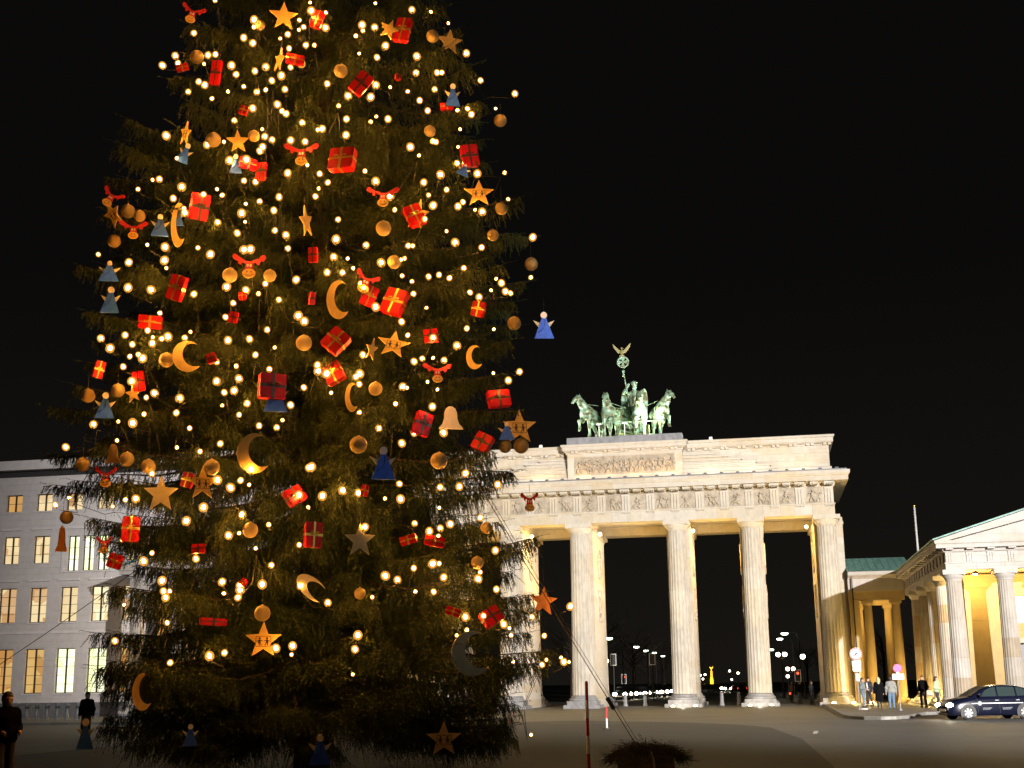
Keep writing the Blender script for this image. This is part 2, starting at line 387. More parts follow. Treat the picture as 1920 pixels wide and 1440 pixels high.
mt, n, l, b = new_mat('spruce_needles'); M['needle'] = mt
geo = n.new('ShaderNodeNewGeometry'); nz = n.new('ShaderNodeTexNoise'); nz.inputs['Scale'].default_value = 1.1; nz.inputs['Detail'].default_value = 3; l.new(geo.outputs['Position'], nz.inputs['Vector'])
rp = n.new('ShaderNodeValToRGB'); e = rp.color_ramp.elements; e[0].position = .3; e[0].color = (.028, .048, .014, 1); e[1].position = .70; e[1].color = (.078, .102, .030, 1)
l.new(nz.outputs['Fac'], rp.inputs['Fac']); l.new(rp.outputs['Color'], b.inputs['Base Color'])
b.inputs['Roughness'].default_value = .55; b.inputs['Specular IOR Level'].default_value = .2
tr = n.new('ShaderNodeBsdfTranslucent'); l.new(rp.outputs['Color'], tr.inputs['Color']); mx = n.new('ShaderNodeMixShader'); mx.inputs[0].default_value = .3
l.new(b.outputs[0], mx.inputs[1]); l.new(tr.outputs[0], mx.inputs[2]); l.new(mx.outputs[0], n['Material Output'].inputs[0])

M['bulb'] = emission('bulb_glow', (1.0, .40, .068), 500)
mt = bpy.data.materials.new('bulb_halo'); mt.use_nodes = True; n = mt.node_tree.nodes; l = mt.node_tree.links; n.clear()  # oversized self-lit shell round each bulb, its golden halo put into colour
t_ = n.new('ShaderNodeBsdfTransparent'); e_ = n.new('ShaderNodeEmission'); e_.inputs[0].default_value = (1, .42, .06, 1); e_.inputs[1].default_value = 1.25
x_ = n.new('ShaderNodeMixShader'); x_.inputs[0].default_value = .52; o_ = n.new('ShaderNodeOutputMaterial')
l.new(t_.outputs[0], x_.inputs[1]); l.new(e_.outputs[0], x_.inputs[2]); l.new(x_.outputs[0], o_.inputs[0]); M['bulbhalo'] = mt
M['lampwarm'] = emission('warm_lamp_lens', (1.0, .78, .42), 14)
M['lampwhite'] = emission('street_lamp_glow', (.85, 1.0, .75), 9)
M['lampyel'] = emission('lantern_glow', (1.0, .86, .62), 16)
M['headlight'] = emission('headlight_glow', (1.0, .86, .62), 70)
M['taillight'] = emission('tail_light_glow', (1.0, .05, .02), 6)
M['indicator'] = emission('amber_light_glow', (1.0, .45, .08), 8)

# ------------------------------------------------------------------ ground
def structure(o): o['kind'] = 'structure'; return o
def sheet(name, pts, z, mat):
    return structure(MB().add([(x, y, z) for x, y in pts], [tuple(range(len(pts)))]).build(name, mat))
RZ = -.10; PZ = .03
structure(MB().add([(-2500, -300, RZ), (2500, -300, RZ), (2500, 4000, RZ), (-2500, 4000, RZ)], [(0, 1, 2, 3)]).build('ground', M['sett']))
arc = [(10.85, -130), (10.85, -70), (10.6, -57), (9.7, -46), (8.4, -42), (6.8, -39.4), (3.7, -36), (.4, -34), (-4, -35.2), (-8, -40), (-10.6, -47), (-11.6, -57), (-11.9, -70), (-11.9, -130)]
sheet('asphalt_ground', arc, RZ+.004, M['asphalt'])
sheet('road_marking', [(11.05, -52.6), (11.2, -52.6), (11.35, -50.2), (11.2, -50.2)], RZ+.006, simple('worn_white_paint', (.55, .53, .5), .7))
sheet('road_marking', [(-.6, -37.2), (3.3, -38.2), (3.3, -38.35), (-.6, -37.35)], RZ+.008, simple('worn_grey_paint', (.32, .31, .30), .7))
pav = [(13.9, 20), (13.5, -12), (13.3, -26), (13.2, -33), (13.45, -35.6), (13.9, -36.7), (14.6, -37.1), (15.3, -36.7), (16.0, -35.2), (16.7, -32.0), (17.4, -29.4), (18.6, -28.2), (20.5, -27.9), (60, -27.6), (60, 20)]
structure(MB().prism(pav, PZ-.4, PZ, 'z').build('pavement', M['slab']))
def kerb_line(pts, w=.16):
    mbk = MB(); 
    for (x0, y0), (x1, y1) in zip(pts[:-1], pts[1:]):
        dx, dy = x1-x0, y1-y0; L = math.hypot(dx, dy); nn = max(1, round(L/1.0)); nx, ny = dy/L, -dx/L
        for i in range(nn):
            a = (i+.012)/nn; bb = (i+.988)/nn
            q = [(x0+dx*a, y0+dy*a), (x0+dx*bb, y0+dy*bb)]
            yield [q[0], q[1], (q[1][0]-nx*w, q[1][1]-ny*w), (q[0][0]-nx*w, q[0][1]-ny*w)]
kerb = structure(MB().prism([(13.88, 19.9), (13.9, 19.9), (13.9, 19.95)], PZ, PZ+.01, 'z').build('kerb', M['kerb']))
for q in kerb_line(pav[:13]):
    MB().prism([(x+.02, y-.0) for x, y in q], RZ+.0, PZ+.012, 'z').build('kerb_stone', M['kerb'], kerb)
pavl = [(-13.9, 20), (-13.5, -12), (-13.3, -26), (-14.5, -29), (-18, -31), (-70, -31), (-70, 20)]
structure(MB().prism(pavl[::-1], PZ-.4, PZ, 'z').build('pavement', M['slab']))

# ------------------------------------------------------------------ the gate
CX = [-14.765, -9.245, -3.725, 3.725, 9.245, 14.765]
GY = 9.5                                               # rear row of columns
gate = thing('city_gate', 'floodlit sandstone gate with six Doric columns and a stepped attic', 'gate')
def fluted(zs, r0, r1, za, zb, nf=20, pts=5, depth=.055, gap=.012):
    prof = [0, .75, 1.0, .75, .0][:pts]
    n = nf*4; mbf = MB(); rings = []
    for z, dr in zs:
        r = r0+(r1-r0)*(z-za)/(zb-za) - dr
        rings.append([(r*(1-depth*prof[k % 4]))*np.array([math.cos(2*PI*k/n), math.sin(2*PI*k/n)]) for k in range(n)])
    vs = [(p[0], p[1], z) for (z, _), rg in zip(zs, rings) for p in rg]; fs = []
    for i in range(len(zs)-1):
        for k in range(n):
            k2 = (k+1) % n; fs.append((i*n+k, i*n+k2, (i+1)*n+k2, (i+1)*n+k))
    fs.append(tuple((len(zs)-1)*n+k for k in range(n))); fs.append(tuple(range(n-1, -1, -1)))
    return mbf.add(vs, fs)
def drum_meshes(za, zb, nd, r0, r1, mat):
    out = []
    cuts = [za+(zb-za)*i/nd for i in range(nd+1)]
    for i in range(nd):
        a, b_ = cuts[i], cuts[i+1]
        out.append(fluted([(a, .012), (a+.018, 0), (b_-.018, 0), (b_, .012)], r0, r1, za, zb).mesh('drum', mat))
    return out
SB, ST = .86, 12.85
GD = drum_meshes(SB, ST, 8, .83, .69, M['drum'])
cb = MB()
cb.box(-1.36, 1.36, -1.36, 1.36, -.1, .16); cb.box(-1.12, 1.12, -1.12, 1.12, .16, .44)
cb.lathe([(1.06, .44), (1.1, .50), (1.08, .60), (.98, .64), (.94, .70), (.96, .78), (.88, .82), (.85, .86)], 40)
cap_me = cb.mesh('column', M['plinth']); cb = MB(); cb.lathe([(.70, 12.85), (.72, 12.88), (.70, 12.92), (.74, 12.98), (.86, 13.12), (.93, 13.24), (.95, 13.28)], 40)
cb.box(-.985, .985, -.985, .985, 13.28, 13.6)
capital_me = cb.mesh('capital', M['stone'])
def column(parent, x, y, capm, drums, cpt):
    c = place(capm, 'column', parent, (x, y, 0)); place(cpt, 'capital', c)
    for dm in drums: place(dm, 'drum', c, rot=(0, 0, rnd.choice([0, .3141593, .6283185])))
    return c
for x in CX:
    column(gate, x, 0, cap_me, GD, capital_me); column(gate, x, GY, cap_me, GD, capital_me)
for i, x in enumerate(CX):                              # walls of the passages, with carved frames
    x0, x1 = x-.87, x+.87
    if i == 0: x0 = -16.0
    if i == 5: x1 = 16.0
    w = MB().box(x0, x1, .98, GY-.98, -.1, 13.6)
    w.box(x0-.07, x1+.07, .9, GY-.9, -.1, .75)
    w.box(x0-.05, x1+.05, .92, GY-.92, 13.05, 13.3)
    po = w.build('passage_wall', M['ashlar'], gate)
    for s in (-1, 1):
        if (i == 0 and s < 0) or (i == 5 and s > 0): continue
        X = x1 if s > 0 else x0
        fr = MB(); ov = [(X+s*.03, 4.75+.95*math.cos(a), 11.0+1.15*math.sin(a)) for a in np.linspace(0, 2*PI, 25)]
        fr.tube(ov, .09, 6)
        for z0, z1 in ((6.4, 8.9),):
            fr.box(min(X, X+s*.07), max(X, X+s*.07), 3.7, 3.82, z0, z1); fr.box(min(X, X+s*.07), max(X, X+s*.07), 5.7, 5.82, z0, z1)
            fr.box(min(X, X+s*.07), max(X, X+s*.07), 3.82, 5.7, z0, z0+.12); fr.box(min(X, X+s*.07), max(X, X+s*.07), 3.82, 5.7, z1-.12, z1)
        for k in range(9):
            a = rnd.uniform(0, 6.28); cc = (X+s*.02, 4.75+rnd.uniform(-.6, .6), rnd.choice([11, 11, 7.6])+rnd.uniform(-.7, .7))
            fr.tube([cc, (cc[0]+s*.03, cc[1]+.3*math.cos(a), cc[2]+.3*math.sin(a)), (cc[0], cc[1]+.5*math.cos(a+.6), cc[2]+.5*math.sin(a+.6))], .07, 5)
        fr.build('carved_frame', M['relief'], po)
# architrave of single blocks, front and rear
def cut_blocks(x0, x1, lo, hi):
    xs = [x0]
    while xs[-1] < x1-hi: xs.append(xs[-1]+rnd.uniform(lo, hi))
    xs.append(x1); return xs
for yc, sy in ((0, -1), (GY, 1)):
    xs = cut_blocks(-15.42, 15.42, .9, 1.75)
    for a, b_ in zip(xs[:-1], xs[1:]):
        MB().box(a+.004, b_-.004, yc-.85, yc+.85, 13.602, 14.36).build('stone_block', M['stone'], gate)
core = MB()
for x in CX: core.box(x-.72, x+.72, .855, GY-.855, 13.605, 14.3)
core.box(-15.3, 15.3, .9, GY-.9, 14.3, 14.44)
core.build('ceiling_beam', M['ashlar'], gate)
def ring_loft(rings, x0, x1, y0, y1):
    mbr = MB(); vs = []; fs = []
    for off, z in rings:
        vs += [(x0-off, y0-off, z), (x1+off, y0-off, z), (x1+off, y1+off, z), (x0-off, y1+off, z)]
    for i in range(len(rings)-1):
        for k in range(4):
            k2 = (k+1) % 4; fs.append((i*4+k, i*4+k2, (i+1)*4+k2, (i+1)*4+k))
    fs.append((3, 2, 1, 0)); fs.append(tuple((len(rings)-1)*4+k for k in range(4)))
    return mbr.add(vs, fs)
ring_loft([(0, 14.362), (.07, 14.362), (.07, 14.45), (0, 14.45), (-.03, 14.452), (-.03, 15.66), (.02, 15.66), (.10, 15.78), (.10, 15.86), (.12, 15.95), (1.0, 15.99), (1.04, 16.0), (1.04, 16.33), (1.10, 16.38), (1.18, 16.5), (1.2, 16.72), (1.14, 16.76)],
          -15.42, 15.42, -.85, GY+.85).build('frieze_and_cornice', M['ashlar'], gate)
# triglyphs with drops, mutules, metope reliefs
tg = MB()
for k in (-1, 0, 1):
    x = k*.21; tg.prism([(x-.085, 14.452), (x+.085, 14.452), (x+.085, 15.54), (x-.085, 15.54)][::1], -.93, -.80)
tg.box(-.33, .33, -.945, -.80, 15.54, 15.66); tg.box(-.33, .33, -.845, -.80, 14.452, 15.54)
tg.box(-.33, .33, -.955, -.85, 14.30, 14.358)
for k in range(6): tg.lathe([(.032, 14.2), (.022, 14.30)], 6, (-.275+k*.11, -.90))
tg_me = tg.mesh('triglyph', M['stone'])
mu = MB(); mu.box(-.36, .36, -1.84, -1.0, 15.80, 15.955)
for k in range(6):
    for j in range(3): mu.lathe([(.04, 15.72), (.03, 15.80)], 6, (-.3+k*.12, -1.72+j*.26))
mu_me = mu.mesh('mutule', M['stone'])
TX = []
for a, b_ in zip(CX[:-1], CX[1:]):
    nseg = 4 if b_-a > 6 else 3
    TX += [a+(b_-a)*i/nseg for i in range(nseg)]
TX.append(CX[-1]); TX[0] -= .28; TX[-1] += .28
def relief_figure(mb, x, y, z, h, r, ly=1.0):
    """a small striding figure in low relief"""
    w = h*.5
    lean = r.uniform(-.18, .18)*h; hip = (x, z+h*.48); sh = (x+lean, z+h*.80)
    th = h*.055; p = lambda q, d=.0: (q[0], y-d*ly, q[1])
    mb.tube([p(hip, .03), p(((hip[0]+sh[0])/2, (hip[1]+sh[1])/2), .06), p(sh, .05)], [th*1.5, th*1.7, th*1.6], 6)
    mb.sphere((sh[0]+lean*.3, y-.05*ly, sh[1]+h*.115), h*.075, 7, 5)
    for s in (-1, 1):
        kx = hip[0]+s*w*r.uniform(.15, .5); kz = z+h*r.uniform(.22, .32); fx = kx+r.uniform(-.15, .25)*w*s
        mb.tube([p(hip, .03), p((kx, kz), .06), p((fx, z+.02*h), .03)], [th*1.2, th, th*.7], 5)
        ex = sh[0]+s*w*r.uniform(.3, .6); ez = sh[1]+r.uniform(-.2, .12)*h; hx = ex+s*w*r.uniform(-.2, .45); hz = ez+r.uniform(-.2, .25)*h
        mb.tube([p((sh[0]+s*th, sh[1]), .04), p((ex, ez), .06), p((hx, hz), .03)], [th, th*.8, th*.6], 5)
    if r.random() < .6:
        a = r.uniform(-1, 1); q = (sh[0], sh[1]-.1*h)
        mb.tube([p(q, .02), p((q[0]+a*w*.6, q[1]-.15*h), .05), p((q[0]+a*w*.8, q[1]-.42*h), .02)], [th*1.3, th*1.1, th*.6], 5)
met = []
for k in range(6):
    r = random.Random(40+k); mm = MB(); mm.box(-.58, .58, -.835, -.80, 14.455, 15.655)
    mm.box(-.58, .58, -.88, -.835, 14.455, 14.53)
    relief_figure(mm, r.uniform(-.2, .1), -.85, 14.55, .92, r, 1.8)
    if k % 2: relief_figure(mm, .32, -.84, 14.55, .72, r)
    else: mm.tube([(-.5, -.85, 14.6), (-.2, -.90, 14.85), (.1, -.90, 14.75), (.45, -.86, 14.95)], [.05, .09, .10, .05], 5)
    met.append(mm.mesh('metope', M['relief']))
for i, x in enumerate(TX):
    place(tg_me, 'triglyph', gate, (x, 0, 0)); place(mu_me, 'mutule', gate, (x, 0, 0))
    if i < len(TX)-1:
        xm = (x+TX[i+1])/2; place(met[i*5 % 6], 'metope', gate, (xm, 0, 0)); place(mu_me, 'mutule', gate, (xm, .0, 0), scale=(.8, 1, 1))
# attic
ring_loft([(0, 16.762), (0, 17.2), (-.06, 17.24)], -15.42, 15.42, -.62, 10.1).build('attic_base', M['stone'], gate)
xs = cut_blocks(-15.34, 15.34, 1.3, 2.6)
for zi, (z0, z1) in enumerate(((17.24, 17.86), (17.86, 18.42), (18.42, 18.97))):
    xs = cut_blocks(-15.34, 15.34, 1.2, 2.4)
    for a, b_ in zip(xs[:-1], xs[1:]):
        if a > -4.6 and b_ < 4.6: continue
        MB().box(a+.003, b_-.003, .2, .9, z0+.003, z1-.003).build('stone_block', M['ashlar'] if rnd.random() < .35 else M['stone'], gate)
MB().box(-15.3, 15.3, .5, 9.6, 17.2, 18.98).build('attic_core', M['ashlar'], gate)
ring_loft([(0, 18.972), (.05, 18.972), (.05, 19.05), (.28, 19.14), (.34, 19.2), (.34, 19.5), (.42, 19.56), (.46, 19.70), (.38, 19.74)], -15.34, 15.34, .2, 9.6).build('attic_cornice', M['ashlar'], gate)
dn = MB()
for s in (-1, 1): dn.box(s*.17-.12, s*.17+.12, -.24, .02, -.20, -.03)
dn_me = dn.mesh('dentil', M['stone'])
for k in range(-12, 13):
    if abs(k*1.27) > 4.9: place(dn_me, 'dentil', gate, (k*1.27, .2, 19.16))
for k, (xh, zt) in enumerate(((10.9, 17.6), (9.85, 17.92), (8.78, 18.2), (7.75, 18.46), (6.7, 18.72))):
    for s in (-1, 1):
        a, b_ = sorted((s*4.3, s*xh)); n2 = max(2, round((b_-a)/1.5))
        st = MB().box(a, b_, -.40+.11*k, .199, 17.1+.25*k, zt-.09); st.box(a-(.1 if s < 0 else 0), b_+(.1 if s > 0 else 0), -.52+.11*k, .199, zt-.085, zt); st.build('attic_step', M['stone'], gate)
MB().box(-4.42, 4.42, -.72, 4.5, 16.9, 19.0).build('pedestal_block', M['ashlar'], gate)
ring_loft([(0, 18.96), (.06, 18.98), (.06, 19.08), (.3, 19.2), (.36, 19.24), (.36, 19.46), (.44, 19.54), (.46, 19.66), (.40, 19.7)], -4.42, 4.42, -.72, 4.5).build('pedestal_cornice', M['stone'], gate)
for k in range(-3, 4): place(dn_me, 'dentil', gate, (k*1.27, -.72, 19.22))
MB().box(-4.45, 4.45, -.62, 5.2, 19.7, 20.3).build('statue_plinth', M['plinth'], gate)
rl = MB(); fw = .10
rl.box(-3.75, 3.75, -.735, -.725, 17.42, 18.62)
rl.box(-3.85, -3.75, -.79, -.72, 17.32, 18.72); rl.box(3.75, 3.85, -.79, -.72, 17.32, 18.72); rl.box(-3.75, 3.75, -.79, -.72, 17.32, 17.42); rl.box(-3.75, 3.75, -.79, -.72, 18.62, 18.72)
r = random.Random(3); x = -3.5
while x < 3.5:
    relief_figure(rl, x, -.75, 17.44, r.uniform(.92, 1.08), r, 2.2); x += r.uniform(.34, .50)
for k in range(3):
    c0 = (-.7+k*.6, -.76, 17.65); rl.tube([(c0[0]+.22*math.cos(a), -.77, c0[2]+.22*math.sin(a)) for a in np.linspace(0, 6.28, 15)], .035, 5)
rl.build('relief_panel', M['relief'], gate)
for k in range(-13, 14):                                 # lamp housings on the ledge
    hb = MB().box(-.16, .16, -.1, .1, .0, .05).frustum(-.15, .15, -.12, .12, .05, .2, .04)
    hb.build('lamp_housing', M['lead'], gate, loc=(k*1.2+.1, -1.72, 16.765))
MB().box(-16.4, 16.4, -1.98, -1.90, 16.755, 16.83).build('lead_gutter', M['lead'], gate)
for s in (-1, 1):
    MB().box(-.16, .16, -.12, .12, .0, .05).frustum(-.14, .14, -.10, .10, .05, .24, .03).build('lamp_housing', M['whitemetal'], gate, loc=(s*6.6, .1, 19.745))
MB().box(-.05, .05, -.05, .05, 0, 9.6).build('drainpipe', M['black'], gate, loc=(16.3, -.1, -.1))

# passage lamps that can be seen under the architrave, ground spotlights
def wall_lamp(x, y, z, label):
    t = thing('passage_lamp', label, 'lamp', (x, y, z), 0, 'lamps under the gate beams')
    MB().lathe([(.06, .10), (.13, .06), (.14, 0), (.12, -.03)], 12).build('housing', M['black'], t)
    MB().sphere((0, -.03, -.10), .13, 12, 8, (1, 1, 1.3)).build('lens', M['lampwarm'], t, True)
for px, py, lb in ((997, 998, 'glowing oval lamp under the gate beam, left of the second visible column gap'), (1125, 993, 'glowing oval lamp under the beam at the left of the wide middle passage'),
                   (1299, 985, 'small glowing lamp behind the column right of the wide middle passage'), (1511, 976, 'glowing oval lamp under the beam beside the right corner column')):
    p = bp(px, py, Y=2.2); wall_lamp(p[0], p[1], min(p[2], 13.2), lb)
def ground_spot(x, y, z, label):
    t = thing('ground_spotlight', label, 'spotlight', (x, y, z), 0, 'spotlights set in the ground')
    MB().lathe([(.20, 0), (.22, .05), (.19, .07)], 14).build('housing', M['black'], t)
    MB().lathe([(.15, .072), (.16, .10), (.10, .16), (.02, .18)], 14).build('lens', M['lampwarm'], t)
ordn = ['first', 'second', 'third', 'fourth', 'fifth', 'sixth', 'seventh', 'eighth', 'ninth', 'tenth', 'eleventh', 'twelfth', 'thirteenth', 'fourteenth', 'fifteenth', 'sixteenth', 'seventeenth', 'eighteenth', 'nineteenth', 'twentieth']
ordn += ['twenty-'+w for w in ordn[:9]] + ['thirtieth'] + ['thirty-'+w for w in ordn[:9]] + ['fortieth'] + ['forty-'+w for w in ordn[:9]] + ['fiftieth'] + ['fifty-'+w for w in ordn[:9]] + ['sixtieth'] + ['sixty-'+w for w in ordn[:9]]
for i, (px, py) in enumerate(((1696.7, 1311.5), (1711, 1314), (1726, 1316.5), (1741, 1318.5))):
    ground_spot(20.0, (4.2, -1.4, -6.4, -10.8)[i]-1.5, PZ, '%s glowing ground spotlight from the left along the gatehouse colonnade' % ordn[i])
ground_spot(16.9, -2.9, PZ, 'glowing ground spotlight in front of the low link colonnade, beside the walkers')
ground_spot(15.6, -3.4, PZ, 'glowing ground spotlight on the pavement left of the round sign post')
ground_spot(14.3, -3.0, PZ, 'glowing ground spotlight at the foot of the right corner column')
for x, lb in ((3.0, 'left glowing spotlight at the foot of the column right of the middle passage'), (4.6, 'right glowing spotlight at the foot of the column right of the middle passage'),
              (8.5, 'left glowing spotlight at the foot of the second column from the right'), (10.0, 'right glowing spotlight at the foot of the second column from the right')):
    ground_spot(x, -1.75, RZ, lb)
for x in (3.7, 9.2): point('base_lamp', (x, -2.0, .25), 60, (1, .85, .6), .12)

# ------------------------------------------------------------------ gatehouses and the low links
FX = [20.44, 23.22, 26.40, 29.18]; FY = -21.5
TD = drum_meshes(.62, 7.02, 6, .52, .43, M['tdrum'])
tb = MB(); tb.box(-.66, .66, -.66, .66, .30, .46); tb.lathe([(.60, .46), (.62, .50), (.60, .56), (.54, .60), (.53, .62)], 24)
tb_me = tb.mesh('column', M['tstone']); tb = MB(); tb.lathe([(.44, 7.02), (.45, 7.06), (.47, 7.12), (.55, 7.24), (.60, 7.34), (.61, 7.38)], 24); tb.box(-.63, .63, -.63, .63, 7.38, 7.65)
tc_me = tb.mesh('capital', M['tstone'])
gh = thing('gatehouse', 'white floodlit gatehouse with gabled columned front, right of the gate', 'gatehouse', group='gatehouses beside the gate')
for x in FX: column(gh, x, FY, tb_me, TD, tc_me)
for y in (-17.0, -12.5, -8.0, -3.5): column(gh, 20.44, y, tb_me, TD, tc_me)
MB().box(19.6, 30.0, -22.3, 1.0, PZ, .16).build('step', M['plinth'], gh); MB().box(19.8, 29.8, -22.1, 1.0, .16, .302).build('step', M['plinth'], gh)
cw = MB()                                                # hall behind the columns with a window and a door opening
z_w = (4.75, 6.35); xw = (23.75, 25.2)
cw.box(21.5, 23.75, -17.8, 0, .30, 7.64); cw.box(25.2, 29.6, -17.8, 0, .30, 7.64)
cw.box(23.75, 25.2, -17.8, 0, z_w[1], 7.64); cw.box(23.75, 25.2, -17.8, 0, 3.6, z_w[0]); cw.box(23.75, 25.2, -17.4, 0, .3, 3.6)
cw.build('hall_wall', M['cella'], gh)
MB().box(23.78, 25.17, -17.62, -17.5, z_w[0]+.02, z_w[1]-.02).build('window', simple('blue_grey_pane', (.10, .11, .19), .25), gh)
MB().box(23.5, 25.5, -18.05, -17.80, 3.62, 3.9).box(23.55, 23.76, -17.98, -17.80, .3, 3.62).box(25.2, 25.41, -17.98, -17.80, .3, 3.62).build('door_frame', M['tstone'], gh)
MB().box(23.80, 25.16, -17.55, -17.42, .3, 3.58).build('door', simple('grey_door', (.16, .16, .18), .5), gh)
MB().box(21.52, 29.58, -17.9, -17.8, 6.9, 7.2).build('wall_band', M['cella'], gh)
xs = [20.02, 21.7, 23.22, 24.85, 26.4, 28.0, 29.6]
for a, b_ in zip(xs[:-1], xs[1:]): MB().box(a+.004, b_-.004, -21.95, -21.05, 7.652, 8.0).build('stone_block', M['tdrum'] if 0 else M['tstone'], gh)
MB().box(20.02, 20.9, -21.04, 1.0, 7.652, 8.0).build('side_architrave', M['tstone'], gh)
MB().box(20.9, 29.6, -21.05, 1.0, 7.72, 7.9).build('portico_ceiling', M['cella'], gh)
ring_loft([(0, 8.002), (.05, 8.002), (.05, 8.06), (-.02, 8.062), (-.02, 8.62), (.06, 8.66), (.10, 8.74), (.12, 8.80), (.50, 8.84), (.50, 9.05), (.56, 9.10), (.58, 9.26)], 20.02, 29.6, -21.95, 1.0).build('frieze_and_cornice', M['tstone'], gh)
tt = MB()
for k in (-1, 0, 1): tt.box(k*.14-.05, k*.14+.05, -.07, .02, 8.064, 8.60)
tt.box(-.21, .21, -.03, .02, 8.064, 8.60); tt.box(-.21, .21, -.08, .02, 8.56, 8.63); tt.box(-.2, .2, -.45, -.08, 8.745, 8.83)
tt_me = tt.mesh('triglyph', M['tstone'])
for k in range(9): place(tt_me, 'triglyph', gh, (20.3+k*(29.02-.0-20.02)/8.0-.05, -21.93, 0))
for k in range(14): place(tt_me, 'triglyph', gh, (20.04, -21.3+k*1.5, 0), rot=(0, 0, -PI/2))
PXC = 24.81; tip = 19.44; ridge = 9.26+.31*(PXC-tip)
MB().prism([(tip+.7, 9.262), (2*PXC-tip-.7, 9.262), (PXC, ridge-.5)], -21.9, -21.2).build('tympanum', M['tstone'], gh)
for s in (-1, 1):
    q = [(PXC+s*(tip-PXC), 9.262), (PXC+s*(tip-PXC+.75), 9.262), (PXC, ridge-.52), (PXC, ridge)]
    if s < 0: q = q[::-1]
    MB().prism(q, -22.5, -21.6).build('raking_cornice', M['tstone'], gh)
    q2 = [(PXC+s*(tip-PXC-.08), 9.285), (PXC, ridge+.03), (PXC, ridge+.12), (PXC+s*(tip-PXC-.10), 9.36)]
    if s > 0: q2 = q2[::-1]
    MB().prism(q2, -22.56, 1.2).build('roof_slope', M['copper'], gh)
lm = thing('portico_lamp', 'glowing lamp on the portico ceiling between the first two gatehouse columns', 'lamp', (21.95, -19.5, 7.70))
MB().lathe([(.16, -.14), (.18, -.08), (.14, 0)], 14).build('housing', M['black'], lm); MB().sphere((0, 0, -.14), .15, 12, 7, (1, 1, .5)).build('lens', M['lampwarm'], lm, True)

lk = thing('link_colonnade', 'low yellow-lit colonnade with green copper roof right of the gate', 'colonnade', group='low links beside the gate')
MB().box(16.02, 20.0, .2, 8.2, 8.0, 8.9).build('entablature', M['tstone'], lk)
MB().box(16.02, 20.0, .35, 1.15, 7.35, 7.998).build('architrave', M['cella'], lk); MB().box(16.02, 20.0, 7.2, 8.0, 7.35, 7.998).build('architrave', M['cella'], lk)
MB().prism([(-.05, 9.42), (-.2, 9.40), (-.25, 9.15), (.1, 8.95), (.2, 8.9), (.2, 8.902), (8.2, 8.902), (8.2, 9.42)][::-1], 16.04, 19.98, 'x').build('cornice', M['tstone'], lk)
MB().prism([(-.3, 9.43), (4.3, 10.75), (8.6, 9.43)], 16.02, 20.6, 'x').build('roof', M['copper'], lk)
for k in range(9): MB().box(16.2+k*.5, 16.24+k*.5, -.32, 4.3, 0, .04).build('roof_seam', M['copper'], lk).matrix_basis = Matrix.Translation((0, -.3+.3, 9.47)) @ Matrix.Rotation(math.atan2(1.32, 4.6), 4, 'X') @ Matrix.Translation((0, .02, .03))
for x, y in ((17.35, .75), (19.35, .75), (17.2, 7.6), (19.4, 7.6)):
    c = MB().box(-.42, .42, -.42, .42, PZ, .35).box(-.40, .40, -.4, .4, 7.12, 7.34)
    c.lathe([(.40, .35), (.36, .4), (.35, 3.5), (.30, 6.95), (.36, 7.12)], 20); c.build('pillar', M['cella'], lk, loc=(x, y, 0))
MB().box(16.02, 16.75, .3, 8.1, PZ, 7.36).build('pilaster_wall', M['cella'], lk)
def copy_tree(o, parent=None):
    c = o.copy(); col.objects.link(c); c.parent = parent
    for ch in o.children: copy_tree(ch, c)
    return c
g2 = copy_tree(gh); g2.scale = (-1, 1, 1); g2['label'] = 'floodlit gatehouse mostly hidden behind the fir tree, left of the gate'
k2 = copy_tree(lk); k2.scale = (-1, 1, 1); k2['label'] = 'low colonnade left of the gate, hidden behind the fir tree'
fp = thing('flagpole', 'thin bare flagpole behind the gatehouse roof against the black sky', 'flagpole', (23.5, 20, PZ))
MB().lathe([(.14, 0), (.12, 5), (.10, 12), (.085, 16.45)], 10).build('pole', M['whitemetal'], fp); MB().sphere((0, 0, 16.55), .12).build('finial', M['gold'], fp)
spot('flagpole_lamp', (26, 15, 11.5), (23.5, 20, 16), 500, (1, .95, .9), 60)

